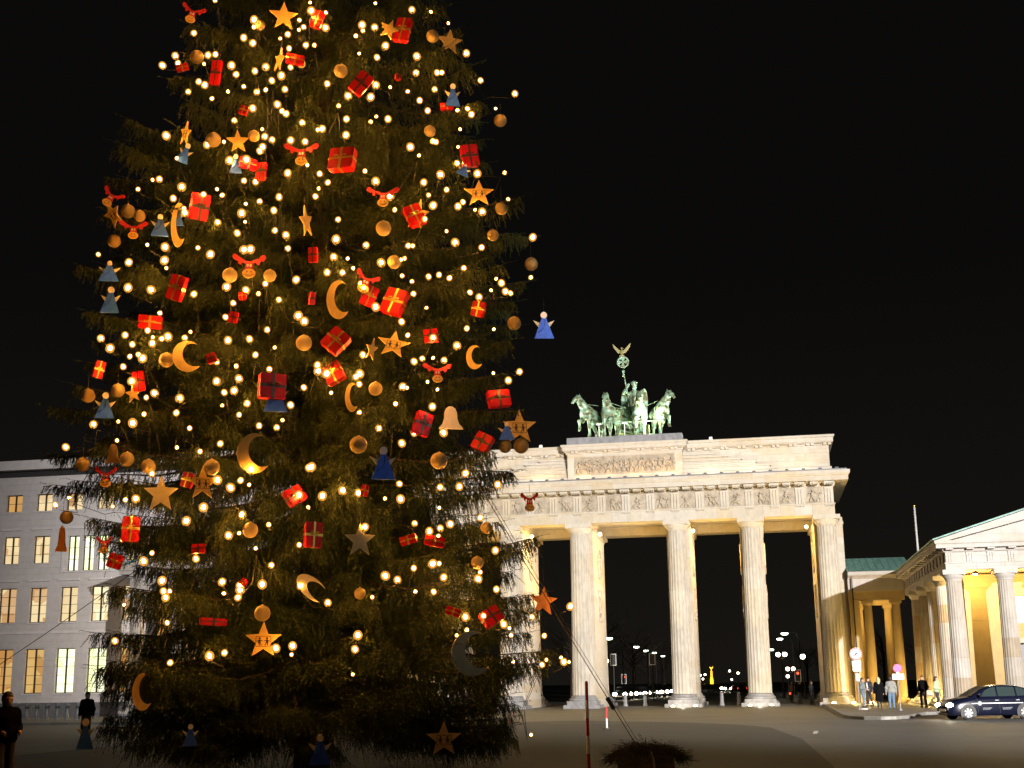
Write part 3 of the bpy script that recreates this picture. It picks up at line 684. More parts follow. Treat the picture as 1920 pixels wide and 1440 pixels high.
# ------------------------------------------------------------------ quadriga
qd = thing('quadriga_statue', 'green bronze chariot with four horses and winged goddess on the gate', 'statue', (0, 0, 20.3))
BZ = M['bronze']
def horse(name, x, y, rz, hx, raised, s=1.0):
    P = []
    add = lambda a, b_, ra, rb, q=None: P.append((a, b_, ra, rb) if q is None else (a, b_, ra, rb, q))
    add((0, -.45, 1.98), (0, 1.2, 1.95), .50, .46); add((0, -.75, 2.02), (0, -.55, 2.0), .42, .46); add((0, 1.2, 2.05), (0, 1.5, 2.0), .50, .46)
    n1 = (hx*.35, -1.0, 2.62); n2 = (hx*.8, -1.12, 3.15)
    add((0, -.70, 2.25), n1, .40, .29); add(n1, n2, .29, .20); mz = (hx*1.35, -1.52-.1*(1-abs(hx)), 2.72)
    add(n2, (hx*1.05, -1.34, 3.0), .21, .17); add((hx*1.05, -1.34, 3.0), mz, .165, .10)
    for e in (-1, 1): add((n2[0]+e*.10, n2[1]+.02, 3.27), (n2[0]+e*.13, n2[1]+.0, 3.50), .055, .015)
    add((0, -.35, 2.55), (n1[0], n1[1]+.30, 2.95), .06, .07); add((n1[0], n1[1]+.30, 2.95), (n2[0], n2[1]+.18, 3.38), .07, .06)
    for e in (-1, 1):
        lx = e*.25
        add((e*.22, -.68, 1.8), (lx, -.78, 1.35), .24, .16)
        if e == raised:
            add((lx, -.78, 1.4), (lx+e*.05, -1.32, 1.28), .17, .115); add((lx+e*.05, -1.32, 1.28), (lx+e*.06, -1.18, .72), .105, .07); add((lx+e*.06, -1.18, .72), (lx+e*.06, -1.30, .55), .09, .10)
        else:
            add((lx, -.78, 1.4), (lx, -.80, .85), .16, .11); add((lx, -.80, .85), (lx, -.76, .25), .10, .075); add((lx, -.76, .25), (lx, -.86, .08), .09, .12)
        hxo = e*.28; f = .25 if e == raised else -.12
        add((hxo, 1.35, 1.85), (hxo, 1.1+f*.4, 1.38), .32, .21); add((hxo, 1.1+f*.4, 1.38), (hxo, 1.62+f, .88), .19, .11); add((hxo, 1.62+f, .88), (hxo, 1.48+f, .24), .10, .075); add((hxo, 1.48+f, .24), (hxo, 1.36+f, .08), .09, .12)
    add((0, 1.75, 2.3), (0, 2.05, 1.9), .10, .15); add((0, 2.05, 1.9), (0, 2.1, 1.0), .15, .07)
    me = sdf_mesh('horse', P, .055, BZ, .10)
    h = place(me, name, qd, (x, y, 0), (0, 0, rz), (s*1.14, s, s))
    hr = MB()                                             # harness
    hr.tube([(.50*math.cos(a), -.40, 2.0+.52*math.sin(a)) for a in np.linspace(0, 2*PI, 17)], .045, 5)
    hr.tube([(-.42, -.55, 2.1), (-.25, -1.08, 2.15), (.25, -1.08, 2.15), (.42, -.55, 2.1)], .04, 5)
    place(hr.mesh('harness', BZ), 'harness', h)
horse('horse', -2.70, .35, -.30, -.50, -1); horse('horse', -1.12, .25, -.10, -.06, 1)
horse('horse', 1.22, .25, .10, .02, -1); horse('horse', 2.85, .35, .28, .50, 1)
ch = MB()
pr = [(2.65-.95*math.cos(a), .55+.95*math.sin(a)) for a in np.linspace(-PI/2, PI/2, 15)]
V = []
for z, k in ((1.0, .86), (1.25, .98), (1.8, 1.0), (2.3, .96), (2.45, 1.03), (2.5, 1.03)):
    for a in np.linspace(0, PI, 15): V.append((.35-.98*k*math.cos(a), 3.0-.98*k*math.sin(a), z))
F = [(i*15+j, i*15+j+1, (i+1)*15+j+1, (i+1)*15+j) for i in range(5) for j in range(14)]
ch.add([(.35+(x-.35)*1.15, 3+(y-3)*1.15, 1.0+(z-1)*1.2) for x, y, z in V], F); ch.box(-.7, 1.4, 2.5, 4.3, .92, 1.02); ch.tube([(-1.2, 3.4, .75), (1.9, 3.4, .75)], .07, 8); ch.tube([(.3, 3.0, .85), (.15, .2, 1.2)], .07, 6)
ch.tube([(-2.6, .9, 1.35), (3.0, .9, 1.35)], .05, 6)
for a in np.linspace(.25, PI-.25, 7): ch.sphere((.35-.98*math.cos(a), 3.0-.99*math.sin(a), 1.75), .14, 8, 6, (1, .4, 1.6))
cho = ch.build('chariot', BZ, qd, True)
for s in (-1, 1):
    w = MB(); x = .35+s*1.25
    w.tube([(x, 3.4+.74*math.cos(a), .76+.74*math.sin(a)) for a in np.linspace(0, 2*PI, 25)], .085, 6)
    for a in np.linspace(0, 2*PI, 9)[:-1]: w.tube([(x, 3.4, .76), (x, 3.4+.72*math.cos(a), .76+.72*math.sin(a))], .05, 5)
    w.build('wheel', BZ, cho)
P = []
vx, vy = .62, 3.0
for a, b_, ra, rb in [((vx-.05, vy, 1.1), (vx, vy, 2.2), .52, .40), ((vx, vy, 2.2), (vx, vy-.02, 3.2), .38, .34), ((vx, vy-.02, 3.2), (vx, vy, 3.62), .36, .26), ((vx-.3, vy, 3.55), (vx+.3, vy, 3.5), .17, .17),
                      ((vx, vy, 3.7), (vx+.02, vy-.05, 3.95), .12, .12), ((vx+.02, vy-.08, 4.12), (vx+.02, vy-.1, 4.28), .20, .22), ((vx-.33, vy, 3.55), (vx-.70, vy-.15, 3.62), .15, .12), ((vx-.70, vy-.15, 3.62), (vx-.38, vy-.45, 4.1), .12, .085), ((vx-.38, vy-.45, 4.1), (vx-.34, vy-.50, 4.18), .10, .09),
                      ((vx+.33, vy, 3.5), (vx+.45, vy-.2, 3.0), .15, .11), ((vx+.45, vy-.2, 3.0), (vx+.2, vy-.6, 2.75), .11, .08), ((vx-.35, vy+.1, 3.3), (vx-.55, vy+.25, 2.0), .14, .22), ((vx+.3, vy+.15, 3.2), (vx+.4, vy+.3, 2.0), .14, .22),
                      ((vx-.22, vy-.35, 2.6), (vx-.26, vy-.42, 1.6), .07, .1), ((vx+.1, vy-.36, 2.6), (vx+.12, vy-.45, 1.6), .06, .1)]:
    P.append((a, b_, ra, rb))
gs = 1.13; place(sdf_mesh('goddess', P, .045, BZ, .09), 'goddess', qd, (vx*(1-gs), vy*(1-gs), .0), scale=(gs*1.0, gs, gs)).location.x = vx*(1-gs)
wr = MB(); wr.tube([(vx+.02+.225*math.cos(a), vy-.1+.225*math.sin(a), 4.34) for a in np.linspace(0, 2*PI, 17)], .05, 6); wr.build('head_wreath', BZ, qd, loc=(vx*(1-gs), vy*(1-gs), 0)).scale = (gs, gs, gs)
for s in (-1, 1):
    wing = MB(); c0 = vx+s*.38 if s > 0 else vx-.42
    out = [(0, 1.0), (.16, 1.35), (.34, 1.42), (.48, 1.2), (.55, .6), (.50, -.2), (.36, -.9), (.22, -.3), (.05, .4)]
    pts = [(c0+s*a, 2.55+b_) for a, b_ in out]
    if s < 0: pts = pts[::-1]
    wing.prism(pts, vy+.22, vy+.32)
    for k in range(5): wing.tube([(c0+s*(.1+.08*k), vy+.20, 3.4-.15*k+.1), (c0+s*(.2+.06*k), vy+.19, 2.6-.25*k+.2)], .035, 5)
    wing.build('wing', BZ, qd, loc=(vx*(1-gs), vy*(1-gs), 0)).scale = (gs, gs, gs)
sf = MB(); top = bp(1168, 694, Y=2.4); tz = top[2]-20.3
sb = (vx-.12, 2.5, 1.5)
sf.tube([sb, (top[0], 2.4, tz)], .05, 8); sf.lathe([(.06, tz-.55), (.11, tz-.5), (.06, tz-.35), (.13, tz-.1), (.07, tz)], 10, (top[0]+.03, 2.4))
sfo = sf.build('staff', BZ, qd)
ctr = bp(1168, 679, Y=2.4); cz = ctr[2]-20.3
wt = MB(); 
for a in np.linspace(0, 2*PI, 29)[:-1]: wt.sphere((ctr[0]+.42*math.cos(a), 2.4, cz+.42*math.sin(a)), .085, 7, 5, (1, .7, 1))
for k in range(4):
    a = k*PI/2; d0 = np.array([math.cos(a), math.sin(a)]); e0 = np.array([-d0[1], d0[0]])
    q = [d0*.04-e0*.04, d0*.33-e0*.15, d0*.33+e0*.15, d0*.04+e0*.04]
    wt.prism([(ctr[0]+p[0], cz+p[1]) for p in q], 2.36, 2.44)
wt.build('oak_wreath_with_cross', BZ, sfo)
eg = bp(1166, 662, Y=2.4); ez = eg[2]-20.3; ex = eg[0]
ea = MB(); ea.sphere((ex, 2.4, ez+.05), .17, 9, 7, (1, 1, 1.5)); ea.sphere((ex, 2.32, ez+.38), .095, 8, 6); ea.tube([(ex, 2.27, ez+.38), (ex+.05, 2.17, ez+.36)], [.04, .015], 5)
ea.box(ex-.2, ex+.2, 2.33, 2.47, ez-.28, ez-.2); ea.prism([(ex-.1, ez-.2), (ex+.1, ez-.2), (ex+.08, ez), (ex-.08, ez)], 2.35, 2.48)
for s in (-1, 1):
    pts = [(.06, -.02), (.30, .0), (.48, .22), (.64, .46), (.74, .80), (.58, .66), (.40, .46), (.22, .26), (.06, .22)]
    q = [(ex+s*a, ez+b_) for a, b_ in pts]
    if s < 0: q = q[::-1]
    ea.prism(q, 2.38, 2.46)
ea.build('eagle', simple('gilded_bronze', (.34, .30, .14), .4, metal=.5), sfo)
rn = MB()
for hx_, hz in ((-3.0, 2.75), (-1.1, 2.8), (1.25, 2.8), (3.0, 2.75)):
    rn.tube([(vx-.0, 2.35, 2.62), ((vx+hx_)/2, 1.0, 2.62), (hx_*.9, -.55, hz-.15)], .028, 5)
rn.build('reins', BZ, qd)
for s, xx in ((-1, -1.95), (1, .05)):                     # small lamps between the horses
    MB().tube([(0, 0, 0), (0, 0, 1.0)], .03, 6).frustum(-.2, .2, -.1, .1, 1.0, 1.12, .03).build('lamp_post', M['whitemetal'], qd, loc=(xx, -.2, 0))

# ------------------------------------------------------------------ palace on the left
pal = thing('palace', 'pale four-storey palace with lit windows at the left edge', 'building', (0, 0, 0))
PYF = -16.0; XL, XR = -52.0, -24.0
kx = [-34.75-2.3*k for k in range(-3, 8)]
rows = [(1.6, 4.57, .70), (6.35, 8.72, .65), (10.4, 12.3, .61), (14.04, 15.25, .62)]
wins = []                                                 # (x0,x1,z0,z1,row,kind)
for ri, (z0, z1, hw) in enumerate(rows):
    for x in kx:
        if ri == 2 and abs(x+35.9) < 2.0: continue
        wins.append((x-hw, x+hw, z0, z1, ri))
for k in range(3): wins.append((-37.37+k*1.13, -37.37+k*1.13+.86, 9.81, 12.23, 2))
wall = MB(); zc = -.1
for ri in range(4):
    rw = sorted(w for w in wins if w[4] == ri); z0 = min(w[2] for w in rw); z1 = max(w[3] for w in rw)
    wall.box(XL, XR, PYF, PYF+.45, zc, z0)
    xc = XL
    for w in rw:
        wall.box(xc, w[0], PYF, PYF+.45, z0, z1)
        if w[2] > z0+.01: wall.box(w[0], w[1], PYF, PYF+.45, z0, w[2])
        if w[3] < z1-.01: wall.box(w[0], w[1], PYF, PYF+.45, w[3], z1)
        xc = w[1]
    wall.box(xc, XR, PYF, PYF+.45, z0, z1); zc = z1
wall.box(XL, XR, PYF, PYF+.45, zc, 16.5); wall.box(XL, XR, PYF+1.2, PYF+14, -.1, 16.9)
wall.build('wall', M['plaster'], pal)
MB().box(XL, XR, PYF-.06, PYF-.003, -.1, .98).build('base_course', M['basedark'], pal)
MB().box(XL, XR, PYF-.10, PYF-.002, 5.58, 5.74).build('string_course', M['plaster2'], pal)
MB().box(XL, XR, PYF+.35, PYF+.6, 16.5, 16.96).build('eaves_recess_shade', M['black'], pal)  # set-back strip painted black for the shade under the eaves
MB().box(XL, XR+.5, PYF-.5, PYF+14, 16.96, 17.62).build('eaves_slab', M['plaster2'], pal)
def window_glow(name, ca, cb, st, seed):
    mt = bpy.data.materials.new(name); mt.use_nodes = True; n = mt.node_tree.nodes; l = mt.node_tree.links; n.clear()
    geo = n.new('ShaderNodeNewGeometry'); mp = n.new('ShaderNodeMapping'); mp.inputs['Rotation'].default_value = (PI/2, 0, 0); mp.inputs['Location'].default_value = (seed*3.7, seed*1.3, 0)
    l.new(geo.outputs['Position'], mp.inputs['Vector'])
    br = n.new('ShaderNodeTexVoronoi'); br.distance = 'CHEBYCHEV'; br.inputs['Scale'].default_value = .9; br.inputs['Randomness'].default_value = .9; l.new(mp.outputs['Vector'], br.inputs['Vector'])
    sp = n.new('ShaderNodeSeparateColor'); l.new(br.outputs['Color'], sp.inputs[0])
    rp = n.new('ShaderNodeValToRGB'); rp.color_ramp.interpolation = 'LINEAR'; e = rp.color_ramp.elements
    e[0].position = .1; e[0].color = (*cb, 1); e[1].position = .55; e[1].color = (*ca, 1); l.new(sp.outputs[0], rp.inputs['Fac'])
    em = n.new('ShaderNodeEmission'); em.inputs[1].default_value = st; l.new(rp.outputs['Color'], em.inputs[0]); o = n.new('ShaderNodeOutputMaterial'); l.new(em.outputs[0], o.inputs[0]); return mt
GL = {'amber': window_glow('amber_room', (.80, .50, .17), (.55, .26, .07), .9, 1), 'warm': window_glow('warm_room', (.95, .74, .40), (.60, .33, .14), 1.0, 2),
      'cream': window_glow('cream_room', (1.0, .88, .55), (.9, .68, .36), 1.15, 3), 'white': window_glow('bright_room', (1.0, 1.0, .66), (.85, .9, .42), 1.5, 4), 'orange': window_glow('orange_room', (.78, .42, .13), (.6, .26, .07), .8, 5)}
M['frame'] = simple('dark_window_frame', (.035, .025, .02), .6)
M['pane'] = None
for (x0, x1, z0, z1, ri) in wins:
    w = MB(); yf = PYF+.22; fr = .05; nb = (5, 4, 3, 2)[ri]; xm = (x0+x1)/2
    w.box(x0, x0+fr, yf, yf+.08, z0, z1); w.box(x1-fr, x1, yf, yf+.08, z0, z1); w.box(x0+fr, x1-fr, yf, yf+.08, z0, z0+fr); w.box(x0+fr, x1-fr, yf, yf+.08, z1-fr, z1)
    w.box(xm-.05, xm+.05, yf-.01, yf+.08, z0+fr, z1-fr)
    for k in range(1, nb):
        z = z0+(z1-z0)*k/nb
        w.box(x0+fr, xm-.055, yf+.02, yf+.06, z-.014, z+.014); w.box(xm+.055, x1-fr, yf+.02, yf+.06, z-.014, z+.014)
    wo_ = w.build('window', M['frame'], pal)
    xmid = xm
    if ri == 0: kind = 'white' if -38 < xm < -33.5 else 'amber'
    elif ri == 1: kind = 'cream' if -36 < xm < -33.5 else 'warm'
    elif ri == 2: kind = 'white' if x1-x0 < 1.0 else 'warm'
    else: kind = 'orange' if xm < -40.5 else 'warm'
    MB().box(x0+.01, x1-.01, yf+.12, yf+.14, z0+.01, z1-.01).build('pane', GL[kind], wo_)
    MB().box(x0-.06, x1+.06, PYF-.10, PYF-.002, z0-.10, z0-.01).build('sill', M['plaster2'], wo_)
    if ri in (1, 2) and (x1-x0) > 1.0: MB().box(x0-.18, x1+.18, PYF-.14, PYF-.002, z1+.42, z1+.55).build('hood', M['plaster2'], wo_)
MB().box(-37.75, -33.85, PYF-.14, PYF-.002, 12.7, 12.86).build('hood', M['plaster2'], pal)
for x in (-37.62, -33.98): MB().box(x-.12, x+.12, PYF-.09, PYF-.002, 9.7, 12.7).build('window_pilaster', M['plaster2'], pal)
# street barrier in front of it
for i in range(9):
    p = bp(20+i*19, 1353, Z=PZ); b_ = thing('bollard', '%s dark bollard from the left edge in front of the palace' % ordn[i], 'bollard', (p[0], -25.0, PZ), 0, 'bollards along the palace pavement')
    b_.location.x = bp(12+i*19, 1340, Y=-25.0)[0]
    MB().lathe([(.17, 0), (.17, .08), (.11, .12), (.10, .85), (.13, .88), (.13, .94), (.09, 1.0), (.0, 1.02)], 12, cap=False).build('post', M['greymetal'], b_, True); MB().lathe([(.135, .70), (.135, .78)], 12).build('band', M['black'], b_)

# ------------------------------------------------------------------ the fir tree
AX, AY = -.6, -70.3; TIP = 28.5
LZ = [.0, .5, 1.5, 2.5, 3.7, 4.85, 6.2, 7.5, 8.8, 10.2, 11.3, 12.2, 13.2, 14.3, 15.4, 16.6, 17.8, 19.3, 24, 28.5]
LR = [4.3, 4.7, 4.95, 5.1, 4.8, 5.4, 6.5, 6.4, 6.0, 5.95, 5.8, 5.95, 5.85, 5.3, 3.9, 3.9, 4.0, 3.6, 1.9, .05]
RZ_ = [.0, .35, .95, 1.5, 2.3, 2.7, 3.2, 3.8, 4.5, 5.5, 6.2, 6.9, 7.9, 8.6, 9.5, 10.65, 11.5, 12.2, 13.5, 14.6, 15.6, 16.7, 18.5, 24, 28.5]
RR = [4.6, 4.9, 5.7, 6.0, 6.2, 5.0, 5.9, 4.8, 5.8, 4.5, 5.4, 4.5, 5.0, 5.0, 4.7, 5.6, 5.3, 5.5, 4.7, 4.1, 5.0, 4.5, 3.0, 1.3, .05]
vdir = np.array([AX-CAM[0], AY-CAM[1]]); vdir /= np.linalg.norm(vdir); SR = np.array([vdir[1], -vdir[0]])   # to the right of the tree as seen
def crown_r(z, dx, dy):
    d = np.sqrt(dx*dx+dy*dy)+1e-9; c = (dx*SR[0]+dy*SR[1])/d
    return np.interp(z, LZ, LR)*(1-c)/2 + np.interp(z, RZ_, RR)*(1+c)/2
def crown_point(px, py, k=1.0):
    """where a sight line first meets the crown's outer shell"""
    w = ray(px, py); ts = np.linspace(20, 40, 900); P = CAM+ts[:, None]*w[None]
    dx = P[:, 0]-AX; dy = P[:, 1]-AY; dist = np.sqrt(dx*dx+dy*dy); r = crown_r(P[:, 2], dx, dy)*k
    ins = np.where(dist < r)[0]
    i = ins[0] if len(ins) else np.argmin(dist-r)
    return P[i]

# ornaments as surveyed on the photograph: x, y, width, height in photo pixels
ORN = {
 'gift': [(405,137,20,50,8),(342,127,24,14,-15),(553,112,36,20,4),(595,37,22,36,18),(457,207,16,18,20),(465,307,34,22,3),(490,322,20,40,0),(755,57,30,50,12),(677,157,30,46,38),(746,145,11,12,0),(642,300,52,46,5),(880,293,34,44,-10),(838,200,26,14,-8),
          (374,388,36,52,3),(332,540,32,50,22),(282,604,46,26,5),(587,478,18,30,0),(585,560,12,24,0),(438,595,18,22,10),(455,555,15,15,0),(185,693,20,34,10),(397,672,18,20,-20),(740,567,44,52,22),(630,640,42,46,40),(897,580,26,30,15),(808,630,28,26,-5),(778,405,34,44,-25),(692,555,28,40,20),(626,700,38,40,-25),
          (510,725,52,50,0),(260,715,22,40,-6),(245,992,34,48,2),(352,900,24,30,20),(552,930,40,34,-30),(792,795,34,46,18),(935,748,46,34,-8),(905,830,36,36,32),(587,1003,34,50,0),(766,1012,34,18,-12),(815,1015,40,20,12),(372,1029,26,18,-4),(216,1052,28,28,18),(400,1166,54,14,3),(457,1092,14,14,40),(921,1157,42,34,-32),(850,1147,30,16,20),(684,920,14,22,10)],
 'star': [(524,112,20,46,10,'p'),(348,250,20,46,8,'e'),(446,265,40,44,-5,'p'),(532,30,52,52,0,'p'),(843,78,48,46,2,'p'),(730,55,34,42,20,'p'),(898,362,54,50,0,'e'),(574,415,24,60,-8,'p'),(212,402,34,52,-30,'e'),(783,402,40,58,12,'p'),(738,645,60,50,10,'e'),(697,655,22,42,12,'p'),(302,925,62,66,0,'c'),(380,905,56,62,0,'e'),(250,738,30,32,-10,'p'),(974,800,62,64,0,'e'),(675,1012,56,60,0,'c'),(494,1200,66,64,0,'e'),(1019,1127,52,52,6,'o'),(832,1385,64,60,0,'e')],
 'moon': [(335,422,26,86,0,''),(352,668,52,58,0,''),(890,670,30,46,0,''),(635,562,42,72,0,''),(660,745,24,54,0,''),(477,850,60,74,0,''),(885,1225,74,82,0,'c'),(585,1103,64,36,40,'c'),(268,1297,36,68,0,'')],
 'angel': [(347,287,26,40,18),(442,307,24,38,0),(849,178,30,44,0),(205,508,40,40,0),(207,562,38,52,0),(333,405,26,38,0),(300,422,34,44,0),(1020,610,40,52,0),(517,743,48,58,0),(197,760,38,50,0),(719,868,50,62,0),(950,808,32,34,0),(870,318,26,24,20),(357,1378,30,40,0),(600,1405,44,56,0),(160,1376,34,56,0)],
 'moose': [(467,500,62,52,0),(718,370,62,44,0),(207,372,44,40,30),(250,432,52,40,0),(565,290,66,48,0),(820,700,56,42,0),(993,942,34,40,0),(198,895,40,42,0),(195,1022,30,36,0),(685,530,48,46,20),(360,27,46,40,15)],
 'ball': [(369,107,26),(400,262,28),(476,255,22),(487,47,20),(811,68,24),(639,133,26),(938,226,24),(806,246,22),(240,396,26),(262,405,22),(214,452,25),(431,516,28),(506,517,24),(312,675,28),(570,643,30),(719,428,29),(940,391,24),(924,441,22),(996,495,25),(964,606,26),(739,491,26),(165,742,26),(221,732,26),(238,861,27),(155,871,27),(278,875,28),(397,876,30),(469,994,29),(704,729,26),(672,834,33),(823,864,32),(947,837,25),(977,836,29),(125,970,25),(895,1055,24),(492,1150,30),(912,990,22),(675,1113,22)],
 'bell': [(845,783,46,44,0,'w'),(116,1010,22,48,0,'o'),(212,850,30,36,0,'g'),(955,1350,8,20,0,'w')],
}
ZA, ZB, ZC, ZD, ZE, ZF = (140,0,4), (560,0,4), (140,340,4), (580,340,4), (100,660,4), (560,660,4)
BUL = [(ZA, [1053,5,893,250,755,420,660,493,775,475,1000,415,1055,410,970,480,1175,493,930,615,975,640,852,690,1028,740,1150,688,1268,650,1210,560,1345,150,1345,205,1268,285,1335,325,1540,290,1598,260,1685,152,1718,205,1682,225,1765,20,1772,82,1883,97,1883,210,1800,170,1733,340,1797,340,1608,365,1433,503,1352,535,1550,570,1480,607,1620,507,1700,480,1577,672,1432,675,1365,692,1895,630,1522,785,1555,835,1585,855,1337,815,1197,905,1708,922,1825,975,1855,968,1407,970,1425,1025,1120,1065,993,1087,688,1020,765,1187,1390,1135,1410,1105,1290,1200,1160,1205,1745,1240,1597,1300,1838,1305,1897,1370,1830,1415,1357,1365,1270,1357,1068,1420,803,1405,585,1350,635,1345,475,1420,1480,1050,1620,1055,1728,1065]),
 (ZB, [575,25,850,75,993,90,1122,175,475,190,482,232,570,207,428,270,650,345,455,402,588,432,887,425,1258,402,1075,545,1038,547,880,548,1365,605,1622,705,1478,815,1268,817,1192,828,1020,672,818,687,687,655,580,640,372,722,540,730,907,755,968,832,300,795,358,895,582,875,540,915,670,895,355,1015,1210,970,1005,1060,1030,1067,838,1105,902,1167,1195,1103,1232,1168,1190,1225,1065,1312,1340,1305,1545,1297,937,1370,1110,1425,578,1362,497,1285,1295,860]),
 (ZC, [1070,65,740,130,820,205,828,238,968,100,1105,105,1282,170,1387,152,1533,120,1495,220,1807,115,1253,242,1278,305,1220,390,1500,370,1585,405,1598,505,1317,512,1267,515,925,500,1017,550,678,495,545,477,178,550,405,610,672,595,687,652,400,800,575,815,893,848,1138,793,1430,770,1285,818,1660,740,1893,685,1190,915,1378,845,1533,890,1133,1020,1675,1010,1722,1052,1443,1115,1312,1185,868,1130,825,1175,700,1168,652,1182,585,1170,582,1217,433,1225,378,1155,197,1180,265,1255,480,1300,508,1330,413,1315,365,1392,1150,1195,1500,1248,1355,1303,1212,1388,1065,1355,1460,1410,1820,1380,1825,1425,640,990,548,1120,1075,310]),
 (ZD, [215,288,200,437,183,570,287,580,328,652,250,687,607,115,1032,75,895,105,640,215,927,183,865,285,1153,157,1115,190,1243,215,1297,230,1492,137,1030,375,1390,397,1675,422,1292,498,740,485,775,485,1095,460,712,580,690,590,540,612,697,710,770,752,895,717,972,703,1050,727,1158,652,1400,732,1442,765,1660,722,1362,818,1472,828,1510,840,1207,835,1273,870,780,845,880,950,693,1055,737,1155,928,1175,1180,1105,1383,1110,1108,1235,403,1303,787,1353,848,1330,928,1325,1010,1343,175,925,385,770,410,800,425,480,498,945]),
 (ZE, [1517,25,585,220,1225,222,1393,202,1283,305,1355,292,760,310,697,343,947,350,680,468,922,458,1267,402,1452,388,1393,472,1023,573,1675,568,1718,513,1543,555,300,545,487,523,595,535,95,715,478,665,927,718,1252,690,1100,748,1485,885,740,915,1232,963,1330,1020,1468,997,1403,965,1125,1168,620,1103,445,1160,120,1095,15,1148,1615,1297,1393,1360,1315,1378,1412,1222,997,1270,513,1412,1915,870,1843,1075,1780,400,540,1110,1880,268]),
 (ZF, [483,27,140,100,147,150,210,165,455,243,243,307,430,187,460,165,780,262,812,270,967,225,1040,282,1460,160,1655,150,1573,215,727,390,455,455,1003,412,600,575,867,610,775,687,1088,607,95,865,1250,912,1493,997,1062,1017,1205,1012,177,1082,447,1060,330,1040,648,1100,765,1105,1055,1170,870,1287,495,1315,1362,1245,1138,1293,1062,1323,980,1347,1045,1383,72,1165,758,990]),
 ((180,1000,3.273), [343,122,293,173,980,93,615,158,1075,197,773,300,880,320,885,350,405,293,415,357,452,357,428,395,172,440,437,550,117,662,455,795,697,755,788,735,1207,693,1200,745,1105,707,1255,325,785,370,870,395,1020,315,1423,428,1247,72]),
 ((620,1000,3.272), [337,262,410,287,520,358,693,272,625,188,665,187,917,240,1010,107,1017,345,633,360,255,393,733,485,828,515,938,508,1063,560,1097,583,1107,627,1235,515,1310,630,1470,450,167,627,150,713,135,867,1413,763,1323,777,1298,808,1432,790,1463,790,1230,1237,835,595,773,627,1120,790,905,282,510,215])]
bulbs = []
for (ox, oy, k), L in BUL:
    for i in range(0, len(L), 2): bulbs.append((ox+L[i]/k, oy+L[i+1]/k))
keep = []                                                # one survey point per bulb
for b_ in bulbs:
    if all((b_[0]-q[0])**2+(b_[1]-q[1])**2 > 20 for q in keep): keep.append(b_)
bulbs = keep
clear = []                                               # (point, radius) spaces the decorations hang in
bulb_pts = []
for x, y in bulbs:
    p = crown_point(x, y, rnd.choice([.88, .93, .98, 1.02])); bulb_pts.append(p); clear.append((p, .075))

tree = thing('fir_tree', 'tall fir tree hung with light bulbs and painted Christmas ornaments', 'tree', (AX, AY, RZ))
tk = MB(); tk.tube([(0, 0, 0), (.02, 0, 1.5), (-.03, .02, 6), (0, 0, 12), (.03, 0, 20), (0, 0, TIP)], [.42, .35, .30, .22, .13, .03], 14)
tk.build('trunk', M['bark'], tree, True)
orn_pts = {}
for kind, L in ORN.items():
    for it in L:
        p = crown_point(it[0], it[1], .95)
        dep = float((p-CAM)@_d); s = dep/FPX
        p = p - ray(it[0], it[1])/np.linalg.norm(ray(it[0], it[1]))*.04
        orn_pts[(kind, it[0], it[1])] = (p, s)
        ww = it[2]*s; hh = (it[3] if kind != 'ball' else it[2])*s
        clear.append((p, .30*max(ww, hh)+.02))
# branches -> side twigs -> hanging sprays, every spray a stem with needles
br = MB(); TW0 = []; TWD = []; TWL = []; SEC = []
nb = 540; gold_ = PI*(3-math.sqrt(5)); r = random.Random(5)
us = (np.arange(nb)+.5)/nb
zz = .2+(TIP-1.0-.2)*(1-np.sqrt(1-us))*1.0             # more branches low down
for i in range(nb):
    zt = float(zz[i]) + r.uniform(-.25, .25); az = i*gold_ + r.uniform(-.3, .3)
    dx, dy = math.cos(az), math.sin(az); R = float(crown_r(zt, np.array(dx), np.array(dy)))*r.uniform(.72, 1.0)
    front = -(dx*vdir[0]+dy*vdir[1])                     # 1 = towards the square where the photo was taken
    low = max(0, 1-zt/5.0); z0 = zt + R*(.10+.16*min(1, zt/8)) + low*R*.18
    pts = []
    for s_ in np.linspace(0, 1, 8):
        z = z0+(zt-z0)*s_ - .05*R*math.sin(PI*s_) + .10*R*.5*max(0, s_-.7)/.3
        wob = .08*R*math.sin(s_*5+i)
        pts.append(np.array([AX+dx*R*s_-dy*wob*s_, AY+dy*R*s_+dx*wob*s_, max(z, .12)]))
    br.tube([p-np.array([AX, AY, RZ]) for p in pts], [max(.004, (.014+.010*R)*(1-.93*s_)) for s_ in np.linspace(0, 1, 8)], 5)
    P = np.array(pts); cum = np.linspace(0, 1, 8); dens = 1.0 if front > -.35 else .45
    ns = max(8, int(R/.080*dens*(1.05 if zt < 5.5 else 1.0)))
    for j in range(ns):
        s_ = .14+.86*((j+r.random())/ns)**.8
        base = np.array([np.interp(s_, cum, P[:, a]) for a in range(3)])
        side = 1 if j % 2 else -1; fw = r.uniform(.45, 1.0)
        d0 = np.array([dx*fw-dy*side, dy*fw+dx*side, -r.uniform(.05, .5)]); d0 /= np.linalg.norm(d0)
        l2 = (1.0*(1-s_)**.8*min(1, R/4)+.22)*r.uniform(.7, 1.15)
        SEC.append((base, d0, l2, s_, R))
    TW0.append(P[-1]); TWD.append(np.array([dx, dy, .25])); TWL.append(.42); TW0.append(P[-2]); TWD.append(np.array([dx, dy, .2])); TWL.append(R/7)
bo = br.build('branches', M['bark'], tree, True); bo['kind'] = 'stuff'
sb0 = np.array([s[0] for s in SEC]); sd = np.array([s[1] for s in SEC]); sl = np.array([s[2] for s in SEC])
TW0 = [np.array(TW0), sb0]; TWD = [np.array(TWD), sd]; TWL = [np.array(TWL), sl]
